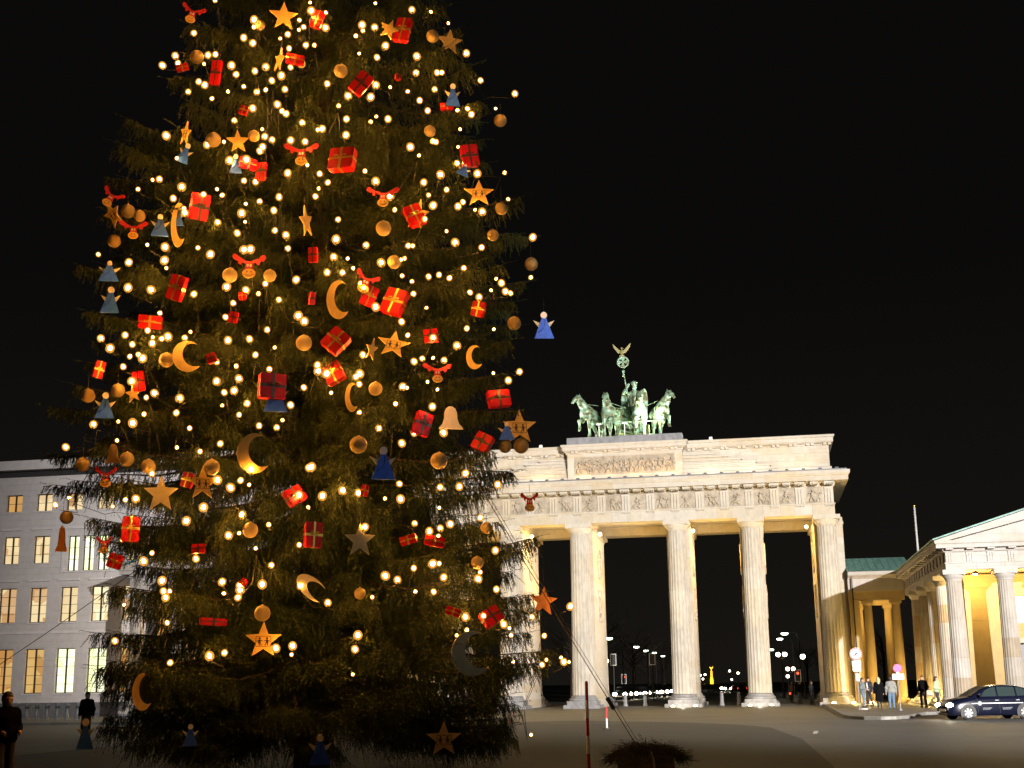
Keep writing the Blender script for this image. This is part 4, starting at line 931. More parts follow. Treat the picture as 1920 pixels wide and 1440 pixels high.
for q in range(4):                                       # pendulous sprays along each side twig
    t = (q+.35+.5*nr.random(len(sb0)))/4
    d2 = sd*.35 + np.stack([nr.normal(0, .28, len(sb0)), nr.normal(0, .28, len(sb0)), -.55-.6*nr.random(len(sb0))], 1)
    d2 /= np.linalg.norm(d2, axis=1)[:, None]
    TW0.append(sb0+sd*(sl*t)[:, None]+np.array([0, 0, -1])*(.12*sl*t*t)[:, None]); TWD.append(d2); TWL.append((.15+.27*nr.random(len(sb0)))*np.clip(sl*1.3+.35, .5, 1.2)*np.where(sb0[:, 2] < 6, 1.5, 1.0))
T0 = np.concatenate(TW0); TD_ = np.concatenate(TWD); TL = np.concatenate(TWL); TD_ /= np.linalg.norm(TD_, axis=1)[:, None]
mid = T0+TD_*(TL*.5)[:, None]; ok = np.ones(len(T0), bool)
ok &= (T0[:, 2]+TD_[:, 2]*TL) > RZ+.02
for p, rad in clear:                                     # leave room where a decoration hangs, towards the open side
    tocam = CAM-p; tocam /= np.linalg.norm(tocam)
    for pt in (mid, T0+TD_*TL[:, None]):
        q = pt-p; a = q@tocam; dist = np.linalg.norm(q-a[:, None]*tocam, axis=1)
        ok &= ~((a > -.10) & (a < 1.3) & (dist < rad))
T0, TD_, TL = T0[ok], TD_[ok], TL[ok]
def needles(T0, D, L, n, nl, w, seed):
    g = np.random.default_rng(seed); N = len(T0)
    a = np.where(np.abs(D[:, 2:3]) < .9, np.array([[0, 0, 1.0]]), np.array([[1.0, 0, 0]]))
    e1 = np.cross(D, a); e1 /= np.linalg.norm(e1, axis=1)[:, None]; e2 = np.cross(D, e1)
    V = np.empty((N, n, 3, 3), np.float32)
    for i in range(n):
        t = (i+.5)/n; ph = g.uniform(0, 2*PI, N) if 1 else 0
        base = T0+D*(L*t)[:, None]; base[:, 2] -= .10*L*t*t
        rad = np.cos(ph)[:, None]*e1+np.sin(ph)[:, None]*e2; tan = -np.sin(ph)[:, None]*e1+np.cos(ph)[:, None]*e2
        ln = nl*g.uniform(.7, 1.25, N)*(1-.35*t)
        tp = base+(rad*.62+D*.78)*ln[:, None]; wd_ = (tan*.7+D*.3)*w
        V[:, i, 0] = base-wd_; V[:, i, 1] = base+wd_; V[:, i, 2] = tp
    return V.reshape(-1, 3)
V = needles(T0, TD_, TL, 14, .070, .0150, 3)
V2 = np.empty((len(T0), 3, 3), np.float32); sw = np.array([.006, .006, 0]); V2[:, 0] = T0-sw; V2[:, 1] = T0+sw; V2[:, 2] = T0+TD_*TL[:, None]-np.array([0, 0, 1])*(.1*TL)[:, None]
V = np.concatenate([V, V2.reshape(-1, 3)]) - np.array([AX, AY, RZ], np.float32)
print('needle triangles', len(V)//3)
crown = place(np_mesh('crown', V, np.arange(len(V)).reshape(-1, 3), M['needle']), 'crown', tree); crown['kind'] = 'stuff'

# ---- strings of bulbs
bb = MB(); bb.sphere((0, 0, .008), .035, 10, 7, (1, 1, 1.25)); bulb_me = bb.mesh('bulb', M['bulb'], True)
bb = MB(); bb.sphere((0, 0, .006), .084, 12, 8, (1, 1, 1.1)); halo_me = bb.mesh('bulb_halo', M['bulbhalo'], True)
bb = MB(); bb.lathe([(.016, -.10), (.018, -.06), (.020, -.035)], 8); sock_me = bb.mesh('socket', M['cable'])
order = sorted(range(len(bulb_pts)), key=lambda i: bulb_pts[i][2], reverse=True); nst = 12; per = math.ceil(len(order)/nst)
nm = ['topmost']+ordn[1:nst-1]+['lowest']
for sidx in range(nst):
    ids = order[sidx*per:(sidx+1)*per]
    ids.sort(key=lambda i: (bulb_pts[i]-np.array([AX, AY, 0]))[:2]@SR)
    c0 = bulb_pts[ids[0]]
    lab = '%s string of warm glowing bulbs%s on the fir tree' % (nm[sidx], '' if sidx in (0, nst-1) else ' from the top')
    st = thing('string_of_lights', lab, 'lights', tuple(c0), 0, 'strings of bulbs wound round the fir tree')
    cb_ = MB(); prev = None
    for i in ids:
        p = bulb_pts[i]-c0; rot = (r.uniform(-.6, .6), r.uniform(-.6, .6), r.uniform(0, 6.28)); s_ = r.choice([.5, .65, .78, .88, .98, 1.08])
        bo_ = place(bulb_me, 'bulb', st, tuple(p), rot, (s_, s_, s_)); place(halo_me, 'bulb_halo', bo_); place(sock_me, 'socket', bo_)
        inn = np.array([AX, AY, 0])-bulb_pts[i]; inn[2] = 0; inn /= np.linalg.norm(inn)
        q = p+inn*.09-np.array([0, 0, .10])
        if prev is not None and np.linalg.norm(q-prev) < 2.5:
            md = (q+prev)/2+inn*.25-np.array([0, 0, .12]); cb_.tube([prev, md, q], .006, 4)
        prev = q
    cb_.build('cable', M['cable'], st)

# ---- ornaments
def star_mesh(mat, rr=.42):
    q = [(math.sin(k*PI/5)*(1 if k % 2 == 0 else rr), math.cos(k*PI/5)*(1 if k % 2 == 0 else rr)) for k in range(10)]
    return MB().prism([(a*.525, b_*.525) for a, b_ in q][::-1], -.022, .022).mesh('star', mat)
ST_ = {'p': star_mesh(M['star']), 'e': star_mesh(M['star']), 'c': star_mesh(M['cream']), 'o': star_mesh(M['orange'])}
em = MB()                                                # printed emblem: two running figures in a rounded frame
W, H = .21, .145; fr = []
for cx, cy, a0 in ((W-.03, H-.03, 0), (-W+.03, H-.03, PI/2), (-W+.03, -H+.03, PI), (W-.03, -H+.03, 1.5*PI)):
    for k in range(4): a = a0+k*PI/6; fr.append((cx+.03*math.cos(a), cy+.03*math.sin(a)))
n_ = len(fr); t_ = .9
em.add([(x, -.024, z-.02) for x, z in fr]+[(x*(1-.014/W), -.024, z*(1-.014/H)-.02) for x, z in fr], [(i, (i+1) % n_, n_+(i+1) % n_, n_+i) for i in range(n_)])
def flat(pts): em.add([(x, -.024, z-.02) for x, z in pts], [tuple(range(len(pts)))])
for s in (-1, 1):
    cx = s*.10
    flat([(cx+.030*math.cos(a), .085+.030*math.sin(a)) for a in np.linspace(0, 2*PI, 13)[:-1]])
    flat([(cx-.022, .05), (cx+.022, .05), (cx+.045 if s > 0 else cx+.03, -.045), (cx-.045 if s < 0 else cx-.03, -.045)])
    flat([(cx-s*.02, .045), (cx-s*.02, .022), (cx-s*.085, .0), (cx-s*.085, .02)]); flat([(cx+s*.02, .045), (cx+s*.02, .02), (cx+s*.085, -.015), (cx+s*.085, .01)])
    flat([(cx-.03, -.045), (cx-.005, -.045), (cx-.015-s*.025, -.12), (cx-.04-s*.025, -.12)]); flat([(cx+.005, -.045), (cx+.03, -.045), (cx+.05-s*.02, -.115), (cx+.025-s*.02, -.115)])
em_me = em.mesh('emblem', M['print'])
gm = MB().frustum(-.5, .5, -.28, -.24, -.5, .5, 0); gm = MB(); bv = .04
gm.box(-.5+bv, .5-bv, -.27, .27, -.5, .5).box(-.5, -.5+bv, -.27+bv, .27-bv, -.5+bv, .5-bv).box(.5-bv, .5, -.27+bv, .27-bv, -.5+bv, .5-bv)
gift_me = gm.mesh('gift_box', M['red'])
def ribbon(mat):
    q = MB(); q.box(-.055, .055, -.285, .285, -.515, .515); q.box(-.515, -.055, -.283, .283, -.05, .05); q.box(.055, .515, -.283, .283, -.05, .05)
    for s in (-1, 1): q.tube([(0, -.29, .0), (s*.12, -.35, .11), (s*.24, -.33, .10), (s*.20, -.31, -.01), (0, -.29, 0)], [.02, .035, .04, .03, .02], 5)
    return q.mesh('ribbon', mat)
rib = [ribbon(M['gold']), ribbon(M['ribbondark'])]
def crescent(mat, R=.5, off=.26, r2=.42, a=1.25):
    o_ = [(R*math.cos(t), R*math.sin(t)) for t in np.linspace(PI*.30, PI*1.80, 26)]
    i_ = []
    p0, p1 = o_[0], o_[-1]; c = np.array([.20, .12]); 
    a0 = math.atan2(p0[1]-c[1], p0[0]-c[0]); a1 = math.atan2(p1[1]-c[1], p1[0]-c[0])+2*PI; ra = math.hypot(p0[0]-c[0], p0[1]-c[1]); rb = math.hypot(p1[0]-c[0], p1[1]-c[1])
    for k in range(1, 25):
        u = k/25; t = a0+(a1-a0)*u; rr_ = ra+(rb-ra)*u; i_.append((c[0]+rr_*math.cos(t), c[1]+rr_*math.sin(t)))
    N = 25; mb = MB(); inner = [o_[0]]+i_+[o_[-1]]; 
    V_ = [(x, y, z) for y in (-.02, .02) for pl in (o_, inner) for x, z in pl]; n0 = 26; F_ = []
    for k in range(25):
        F_ += [(k, k+1, n0+k+1, n0+k), (2*n0+k+1, 2*n0+k, 3*n0+k, 3*n0+k+1), (k+1, k, 2*n0+k, 2*n0+k+1), (n0+k, n0+k+1, 3*n0+k+1, 3*n0+k)]
    return mb.add(V_, F_).mesh('moon', mat)
MO = {'': crescent(M['star']), 'c': crescent(M['cream'])}
def angel_parts():
    d = MB().prism([(-.40, -.5), (.40, -.5), (.09, .26), (-.09, .26)], -.02, .02).mesh('dress', M['blue'])
    h = MB().prism([(.115*math.cos(a), .375+.125*math.sin(a)) for a in np.linspace(0, 2*PI, 17)[:-1]], -.021, .021).mesh('head', M['whiteboard'])
    w = []
    for s in (-1, 1):
        q = [(s*.05, .22), (s*.20, .10), (s*.50, .20), (s*.30, -.02), (s*.16, -.10)]
        w.append(MB().prism(q if s > 0 else q[::-1], .022, .045).mesh('wing', M['cream']))
    sa = MB().tube([(.06, -.024, .22), (.03, -.026, -.02), (-.10, -.026, -.18), (-.30, -.024, -.28)], .012, 4).mesh('sash', M['navy'])
    return d, h, w, sa
AD, AH, AW, AS = angel_parts()
def moose_parts():
    hd = MB().prism([(-.13, .12), (-.16, -.14), (.16, -.14), (.13, .12), (.06, .2), (-.06, .2)], -.02, .02).mesh('face', M['redmatt'])
    mz = MB().prism([(.235*math.cos(a), -.27+.17*math.sin(a)) for a in np.linspace(0, 2*PI, 21)[:-1]], -.035, .0).mesh('muzzle', M['muzzle'])
    an = []
    for s in (-1, 1):
        q = [(.07, .10), (.20, .16), (.25, .07), (.31, .10), (.33, .22), (.43, .24), (.50, .34), (.47, .45), (.38, .46), (.30, .36), (.20, .28), (.05, .19)]
        q = [(s*a, b_) for a, b_ in q]; an.append(MB().prism(q if s > 0 else q[::-1], -.018, .018).mesh('antler', M['redmatt']))
    ey = MB()
    for s in (-1, 1): ey.prism([(s*.055+.038*math.cos(a), .03+.055*math.sin(a)) for a in np.linspace(0, 2*PI, 13)[:-1]], -.028, -.02)
    sm = MB()
    for s in (-1, 1):
        sm.prism([(s*.055+.014*math.cos(a), .02+.02*math.sin(a)) for a in np.linspace(0, 2*PI, 9)[:-1]], -.033, -.028)
        sm.prism([(s*.07+.022*math.cos(a), -.22+.034*math.sin(a)) for a in np.linspace(0, 2*PI, 9)[:-1]], -.041, -.035)
    sm.tube([(.13*math.cos(a), -.037, -.28+.08*math.sin(a)) for a in np.linspace(PI*1.05, PI*1.95, 9)], .010, 4)
    return hd, mz, an, ey.mesh('eyes', M['whiteboard']), sm.mesh('smile', M['print'])
MH, MM, MA, ME_, MS = moose_parts()
bq = MB().sphere((0, 0, 0), .5, 24, 16); ball_me = bq.mesh('ball', M['ball'], True); capb = MB().lathe([(.07, .47), (.07, .535), (.02, .55)], 10).mesh('cap', M['gold'])
def bell_mesh(mat):
    q = []
    prof = [(.5, -.5), (.47, -.42), (.34, -.28), (.27, -.05), (.26, .2), (.20, .38), (.08, .48)]
    q = prof+[(-a, b_) for a, b_ in prof[::-1]]
    return MB().prism(q, -.022, .022).mesh('bell', mat)
BL = {'w': bell_mesh(M['whiteboard']), 'o': bell_mesh(M['orange']), 'g': bell_mesh(simple('dull_gold_board', (.26, .17, .05), .6))}
thr = MB().tube([(0, 0, 0), (0, 0, 1)], .004, 4).mesh('thread', M['cable'])
toc = math.atan2(-vdir[1], -vdir[0])+PI/2                # yaw of things that face the square
WORD = {'gift': 'red gift box', 'star': 'star', 'moon': 'yellow crescent moon', 'angel': 'blue board angel', 'moose': 'red moose head', 'ball': 'gold glitter ball', 'bell': 'bell'}
NM = {'gift': 'gift_ornament', 'star': 'star_ornament', 'moon': 'moon_ornament', 'angel': 'angel_ornament', 'moose': 'moose_ornament', 'ball': 'bauble', 'bell': 'bell_ornament'}
GRP = {k: 'board and foil ornaments on the fir tree: '+WORD[k] for k in WORD}
NEAR = {'gift': 'a gift box', 'star': 'a star', 'moon': 'a crescent moon', 'angel': 'a blue angel', 'moose': 'a moose head', 'ball': 'a gold ball', 'bell': 'a bell'}
allo = [(k, it[0], it[1]) for k, L in ORN.items() for it in L]
for kind, L in ORN.items():
    rk = sorted(L, key=lambda t: t[1])
    for it in L:
        p, s = orn_pts[(kind, it[0], it[1])]; w = it[2]*s; h = (it[3] if kind != 'ball' else it[2])*s
        oth = min((o for o in allo if o[0] != kind), key=lambda o: (o[1]-it[0])**2+(o[2]-it[1])**2)
        ddx, ddy = it[0]-oth[1], it[1]-oth[2]
        rel = ('right of' if ddx > 0 else 'left of') if abs(ddx) > abs(ddy) else ('below' if ddy > 0 else 'above')
        extra = {'c': 'cream ', 'o': 'orange ', 'w': 'white ', 'g': 'dull gold '}.get(it[5] if len(it) > 5 else '', '')
        if kind == 'star': extra = {'p': 'plain yellow ', 'e': 'yellow two-figure '}.get(it[5], extra)
        word = WORD[kind] if not (kind == 'moon' and extra) else 'crescent moon'
        i = rk.index(it); place_ = ordn[i] if i else 'topmost'
        if i == len(rk)-1: place_ = 'lowest'
        lab = '%s%s %s %s, %s %s%s' % (extra, word, rel, NEAR[oth[0]], place_, word.split()[-1] if kind != 'gift' else 'gift', ' from the tree top' if 0 < i < len(rk)-1 else ' on the tree')
        ang = math.radians(it[4]) if kind != 'ball' else 0
        t = thing(NM[kind], lab, {'gift': 'gift box', 'star': 'star', 'moon': 'moon', 'angel': 'angel', 'moose': 'moose head', 'ball': 'ball', 'bell': 'bell'}[kind], tuple(p), 0, GRP[kind])
        yaw = toc+r.uniform(-.18, .18)
        Rm = Matrix.Translation(Vector(p)) @ Matrix.Rotation(yaw, 4, 'Z') @ Matrix.Rotation(r.uniform(-.12, .12), 4, 'X') @ Matrix.Rotation(ang, 4, 'Y')
        t.matrix_world = Rm
        sx, sy, sz = w, max(w, h), h
        if kind == 'gift':
            gb = place(gift_me, 'box', t, rot=(r.uniform(-.25, .25), 0, r.uniform(-.5, .5)), scale=(w*.95, max(.16, min(w, h)*.75), h*.95)); place(rib[r.random() < .45], 'ribbon', gb)
        elif kind == 'star':
            a = place(ST_[it[5]], 'board', t, (0, 0, -.02*h), scale=(w*1.03, 1, h*1.05), rot=(0, 0, 0 if w > .7*h else r.choice([-.5, .5])))
            if it[5] == 'e': place(em_me, 'emblem', a, (0, 0, 0))
        elif kind == 'moon': place(MO['c' if it[5] == 'c' else ''], 'board', t, scale=(w*1.08, 1, h*1.02))
        elif kind == 'angel':
            hh = h; place(AD, 'dress', t, scale=(w*1.15, 1, hh)); place(AH, 'head', t, scale=(hh, 1, hh), loc=(0, 0, 0))
            for a in AW: place(a, 'wing', t, scale=(w, 1, hh))
            place(AS, 'sash', t, scale=(w, 1, hh))
        elif kind == 'moose':
            place(MH, 'face', t, scale=(h, 1, h)); place(MM, 'muzzle', t, scale=(h, 1, h)); place(ME_, 'eyes', t, scale=(h, 1, h)); place(MS, 'smile', t, scale=(h, 1, h))
            for a in MA: place(a, 'antler', t, scale=(w, 1, h))
        elif kind == 'ball':
            place(ball_me, 'globe', t, scale=(w, w, w)); place(capb, 'cap', t, scale=(w, w, w))
        else: place(BL[it[5]], 'board', t, scale=(w, 1, h))
        if kind not in ('gift',): place(thr, 'thread', t, (0, 0, h*.48), (r.uniform(-.1, .1), -ang, 0), (1, 1, r.uniform(.15, .45)))

# ---- guy ropes, striped poles, fir-covered anchor
def guy(name, a, b_, label, n=1):
    t = thing(name, label, 'rope', tuple(b_), 0, 'guy ropes of the fir tree'); a = np.array(a)-np.array(b_)
    q = MB(); off = np.array([.06, 0, .03]); L = [np.array([0, 0, 0.0])]
    for k in range(1, 9): u = k/8; L.append(a*u-np.array([0, 0, .25*math.sin(PI*u)]))
    q.tube(L, .010, 5); q.build('rope', M['wire'], t)
    if n > 1: MB().tube([p+off for p in L], .006, 5).build('second_strand', M['wire'], t)
    MB().tube([L[0]+(L[1]-L[0])*.8, L[0]+(L[1]-L[0])*.95], .05, 6).build('turnbuckle', M['black'], t)
A1 = bp(1222, 1452, Y=-71.2); A1[2] = max(A1[2], RZ)
guy('guy_rope', (AX+.2, AY-.1, 13.0), A1, 'dark double guy rope running from the fir tree down to the right', 2)
A2 = bp(-260, 1380, Y=-62.0); A2[2] = RZ
guy('guy_rope', (AX-.2, AY+.1, 7.4), A2, 'thin guy rope running from the fir tree down past the palace windows')
def striped_pole(x, y, h, rad, label, lean=0.0, n=6):
    t = thing('striped_pole', label, 'pole', (x, y, RZ), 0, 'red and white marker poles')
    for k in range(n):
        z0, z1 = h*k/n, h*(k+1)/n
        MB().lathe([(rad, z0), (rad, z1)], 10).build('red_band' if k % 2 == (n-1) % 2 else 'white_band', M['polered'] if k % 2 == (n-1) % 2 else M['polewhite'], t)
    MB().lathe([(rad, h), (rad*.8, h+.03), (0.001, h+.04)], 10).build('cap', M['polered'], t); MB().lathe([(.16, 0), (.15, .04), (.05, .06)], 12).build('foot', M['black'], t)
p = bp(1104, 1447, Z=RZ); striped_pole(p[0], p[1], 1.78, .033, 'tall red and white striped pole beside the guy rope', n=5)
p = bp(1138, 1367, Z=RZ); striped_pole(p[0], p[1], .82, .035, 'short red and white striped pole farther back beside the rope', n=2)
t = thing('rope_anchor', 'dark mound of fir branches over the guy rope anchor', 'anchor', (7.02, -70.9, RZ)); t.scale = (.8, .8, .72)
MB().frustum(-.75, .75, -.5, .5, 0, .35, .06).build('concrete_block', M['basedark'], t)
N = 1500; g = nr
aa = g.uniform(0, 2*PI, N); rr = np.sqrt(g.random(N)); T_ = np.stack([1.0*rr*np.cos(aa), .8*rr*np.sin(aa), .30+.38*(1-rr**2)+g.normal(0, .05, N)], 1)
D_ = np.stack([np.cos(aa)*.8+g.normal(0, .5, N), np.sin(aa)*.8+g.normal(0, .5, N), -.35+g.normal(0, .45, N)], 1); D_ /= np.linalg.norm(D_, axis=1)[:, None]
V = needles(T_, D_, g.uniform(.2, .42, N), 14, .06, .010, 9); V[:, 2] = np.maximum(V[:, 2], .02)
q = place(np_mesh('fir_cover', V, np.arange(len(V)).reshape(-1, 3), simple('dry_dark_needles', (.014, .017, .009), .8)), 'fir_cover', t); q['kind'] = 'stuff'
MB().tube([(.22, -.62, .05), (.20, -.6, .3), (.12, -.45, .52)], .03, 5).build('strap', M['polewhite'], t)

# ------------------------------------------------------------------ people
def cloth(name, c): return simple(name, c, .85, noise=.25, scale=9, bump=.15)
C_ = {'black': simple('black_cloth', (.005, .005, .006), 1.0, spec=.05), 'navy': cloth('navy_cloth', (.02, .024, .04)), 'grey': cloth('grey_cloth', (.22, .22, .21)), 'jeans': cloth('blue_jeans', (.10, .17, .27)), 'green': cloth('pale_green_cloth', (.36, .46, .30)),
      'white': cloth('white_cloth', (.6, .58, .58)), 'dark': cloth('dark_trousers', (.025, .025, .028)), 'blueshirt': cloth('dark_blue_cloth', (.03, .05, .11)), 'teal': cloth('grey_blue_cloth', (.12, .15, .18)), 'brown': cloth('brown_cloth', (.10, .06, .04)), 'pink': cloth('pale_bag_cloth', (.5, .40, .34))}
HAIR = {'dark': simple('dark_hair', (.018, .012, .009), .6), 'blond': simple('blond_hair', (.42, .36, .20), .6), 'brown': simple('brown_hair', (.06, .035, .02), .6)}
def person(x, y, z, rz, h, label, jacket='black', legs='dark', hair='dark', coat=False, stride=.10, arm=(0, 0), longhair=False, bag=None, res=.026, grp='people by the gate'):
    t = thing('person', label, 'person', (x, y, z), rz, grp); s = h/1.75
    S = lambda *p: tuple(q*s for q in p)
    hipw, shw = .10, .185; st = stride
    feet = {-1: (-hipw-.01, -st, .07), 1: (hipw+.01, st, .07)}; B = []; LG = []; JK = []; SH = []
    for e in (-1, 1):
        fx, fy, fz = feet[e]; kn = (e*hipw*1.05, fy*.5-.05, .49); an = (fx, fy+.02, .10)
        for Lq, g_ in ((B, 0), (LG, .014)):
            Lq.append((S(e*hipw*.9, 0, .90), S(*kn), (.088+g_)*s, (.060+g_)*s)); Lq.append((S(*kn), S(*an), (.060+g_)*s, (.042+g_*1.3)*s))
        B.append((S(*an), S(fx, fy-.12, .045), .042*s, .034*s)); SH.append((S(fx, fy+.03, .05), S(fx, fy-.15, .04), .052*s, .042*s)); SH.append((S(fx, fy+.03, .05), S(fx, fy+.02, .10), .05*s, .05*s))
        a = arm[0 if e < 0 else 1]                         # 0 hangs, 1 forearm forward, 2 hand raised to the face
        el = (e*(shw+.075), .03 if a == 0 else .05, 1.14); hd = {0: (e*(shw+.085), -.04, .89), 1: (e*(shw-.02), -.26, 1.08), 2: (e*.10, -.20, 1.50)}[a]
        for Lq, g_ in ((B, 0), (JK, .022)):
            Lq.append((S(e*shw, 0, 1.42), S(*el), (.052+g_)*s, (.042+g_)*s)); Lq.append((S(*el), S(*hd), (.042+g_)*s, (.032+g_*.8)*s))
        hv = np.array(hd)-np.array(el); hv /= np.linalg.norm(hv); tip_ = np.array(hd)+hv*.085
        B.append((S(*hd), S(*tip_), .036*s, .026*s))
        for k in range(4): 
            o_ = (k-1.5)*.018; B.append((S(tip_[0], tip_[1]+o_, tip_[2]), S(tip_[0]-e*.015, tip_[1]+o_-.01, tip_[2]-.055*(1 if a != 2 else -.6)), .011*s, .008*s))
        B.append((S(hd[0]-e*.02, hd[1]-.02, hd[2]), S(hd[0]-e*.03, hd[1]-.055, hd[2]-.05*(1 if a != 2 else -.6)), .013*s, .009*s))
    for Lq, g_ in ((B, 0), (JK, .028)):
        Lq += [(S(-.07, 0, .98), S(.07, 0, .98), (.125+g_)*s, (.125+g_)*s), (S(0, 0, 1.0), S(0, 0, 1.25), (.135+g_)*s, (.135+g_)*s), (S(-.10, 0, 1.33), S(.10, 0, 1.33), (.125+g_)*s, (.125+g_)*s), (S(-shw+.03, 0, 1.42), S(shw-.03, 0, 1.42), (.06+g_)*s, (.06+g_)*s)]
    LG.append((S(-.07, 0, .93), S(.07, 0, .93), .125*s, .125*s))
    if coat: JK += [(S(-.05, 0, .95), S(-.07, 0, .52), .15*s, .16*s), (S(.05, 0, .95), S(.07, 0, .52), .15*s, .16*s)]
    JK.append((S(0, 0, 1.46), S(0, -.01, 1.52), .085*s, .075*s))
    B += [(S(0, 0, 1.44), S(0, -.01, 1.56), .058*s, .055*s), (S(0, -.01, 1.635), S(0, -.015, 1.66), .088*s, .092*s), (S(0, -.045, 1.56), S(0, -.04, 1.60), .055*s, .06*s), (S(0, -.10, 1.615), S(0, -.113, 1.60), .018*s, .016*s)]
    for e in (-1, 1): B.append((S(e*.09, 0, 1.63), S(e*.095, .005, 1.605), .018*s, .014*s))
    place(sdf_mesh('body', B, res*s, M['skin'], .03), 'body', t)
    place(sdf_mesh('trousers', LG, res*s, C_[legs], .04), 'trousers', t)
    place(sdf_mesh('jacket', JK, res*s, C_[jacket], .05), 'jacket', t)
    place(sdf_mesh('shoes', SH, res*s*.9, M['black'], .03), 'shoes', t)
    HR = [(S(0, .02, 1.68), S(0, .0, 1.70), .098*s, .098*s), (S(0, .045, 1.62), S(0, .05, 1.58), .085*s, .07*s)]
    if longhair: HR += [(S(0, .06, 1.60), S(0, .08, 1.40), .09*s, .07*s), (S(-.075, .01, 1.62), S(-.085, .03, 1.45), .04*s, .035*s), (S(.075, .01, 1.62), S(.085, .03, 1.45), .04*s, .035*s)]
    place(sdf_mesh('hair', HR, res*s*.9, HAIR[hair], .03), 'hair', t)
    fc = MB()
    for e in (-1, 1): fc.sphere(S(e*.033, -.098, 1.645), .011*s, 7, 5)
    fc.tube([S(-.028, -.094, 1.562), S(0, -.102, 1.558), S(.028, -.094, 1.562)], .006*s, 4); fc.build('eyes_and_mouth', M['print'], t)
    if bag:
        bg = thing('handbag', bag[0], 'bag', (x+bag[1], y-.05, z+bag[3])); MB().frustum(-.16, .16, -.07, .07, 0, .28, .03).build('pouch', bag[2], bg); MB().tube([(-.1, 0, .27), (-.07, 0, .42), (.07, 0, .42), (.1, 0, .27)], .012, 5).build('handles', M['black'], bg)
    return t
def P_(px, py, Y): return bp(px, py, Y=Y)[0]
# on the pavement to the right
person(P_(1618, 1300, -15), -15, PZ, 1.2, 1.72, 'person in dark clothes standing behind the round sign post', 'teal', 'jeans', 'dark', arm=(1, 1), stride=.05)
wsf = person(P_(1630, 1300, -12), -12, PZ, -.9, 1.75, 'person in dark jacket with white scarf, just right of the round sign post', 'navy', 'dark', 'brown', arm=(2, 0), stride=.12)
sf_ = MB().tube([(-.02, -.15, 1.45), (.02, -.18, 1.3), (.05, -.17, 1.1)], .045, 6)
sf_.build('scarf', C_['white'], wsf)
person(P_(1648, 1300, -18.5), -18.5, PZ, PI+.1, 1.74, 'blond person in long black coat walking away from the camera', 'black', 'dark', 'blond', coat=True, longhair=True, stride=.14)
person(P_(1671, 1300, -21.5), -21.5, PZ, PI-.05, 1.78, 'person in grey jacket and blue jeans left of the no-stopping sign', 'grey', 'jeans', 'dark', stride=.10)
person(P_(1731, 1300, -17.5), -17.5, PZ, -.5, 1.80, 'person in black standing before the yellow-lit colonnade', 'black', 'dark', 'brown', stride=.06)
person(P_(1757, 1300, -20), -20, PZ, 1.1, 1.74, 'dark-haired person in pale green jacket beside the car bonnet', 'green', 'dark', 'dark', longhair=True, arm=(1, 1), stride=.09,
       bag=('pale handbag held by the person in the pale green jacket', -.42, C_['pink'], .72))
for i, (px, Yp, jk, lb) in enumerate(((1499, 10, 'black', 'person in black under the gate, nearest the right corner column'), (1484, 16, 'brown', 'person in brown under the gate, left of the two others'), (1521, 5, 'navy', 'person in navy jacket at the foot of the right corner column'))):
    person(P_(px, 1290, Yp), Yp, RZ, rnd.uniform(-2, 2), 1.7, lb, jk, 'dark', 'dark', stride=.12, res=.035)
# on the left
pl = bp(8, 1400, Y=-77.2); person(pl[0], -77.2, RZ, .9, 1.74, 'dark-clothed person close by at the left edge of the picture', 'black', 'dark', 'dark', stride=.08, res=.022, arm=(1, 1), grp='people near the fir tree')
person(P_(163, 1330, -52), -52, RZ, .2, 1.72, 'person in black standing before the palace windows', 'black', 'dark', 'dark', stride=.07, grp='people near the fir tree')
person(P_(476, 1330, -46), -46, RZ, -.4, 1.76, 'person in dark blue half hidden behind the fir tree', 'blueshirt', 'dark', 'dark', stride=.09, grp='people near the fir tree')

# ------------------------------------------------------------------ car
def body_loft(sts, n=12):
    """sections along x: (x, sill z, widest half width, shoulder z, top half width, top z)"""
    vs = []; fs = []
    for x, zs, w, zb, wt, zt in sts:
        half = [(w*.90, zs), (w*.985, zs+.06), (w, zs+(zb-zs)*.45), (w*.985, zb-.05), (w*.955, zb), (wt, zt-.012), (wt*.55, zt+.018), (0, zt+.025)]
        ring = [(x, -a, z) for a, z in half]+[(x, a, z) for a, z in half[-2::-1]]; vs += ring
    m_ = 15
    for i in range(len(sts)-1):
        for k in range(m_-1): fs.append((i*m_+k, i*m_+k+1, (i+1)*m_+k+1, (i+1)*m_+k))
        fs.append((i*m_+m_-1, i*m_, (i+1)*m_, (i+1)*m_+m_-1))
    fs.append(tuple(range(m_))); fs.append(tuple((len(sts)-1)*m_+k for k in range(m_-1, -1, -1)))
    return MB().add(vs, fs)
tyre_me = MB().tube([(.235*math.cos(a), 0, .235*math.sin(a)) for a in np.linspace(0, 2*PI, 29)], .085, 8).mesh('tyre', M['tyre'], True)
rm = MB(); rm.prism([(.20*math.cos(a), .20*math.sin(a)) for a in np.linspace(0, 2*PI, 25)[:-1]], -.03, .05)
for a in np.linspace(0, 2*PI, 8)[:-1]:
    c_, s_ = math.cos(a), math.sin(a); rm.prism([(.06*c_-.02*s_, .06*s_+.02*c_), (.06*c_+.02*s_, .06*s_-.02*c_), (.19*c_+.045*s_, .19*s_-.045*c_), (.19*c_-.045*s_, .19*s_+.045*c_)], -.055, -.03)
rm.prism([(.055*math.cos(a), .055*math.sin(a)) for a in np.linspace(0, 2*PI, 13)[:-1]], -.065, -.03)
rim_me = rm.mesh('rim', M['rim'])
rimd = MB().prism([(.19*math.cos(a), .19*math.sin(a)) for a in np.linspace(0, 2*PI, 25)[:-1]], -.036, -.031).mesh('rim_shadow_disc', M['black'])
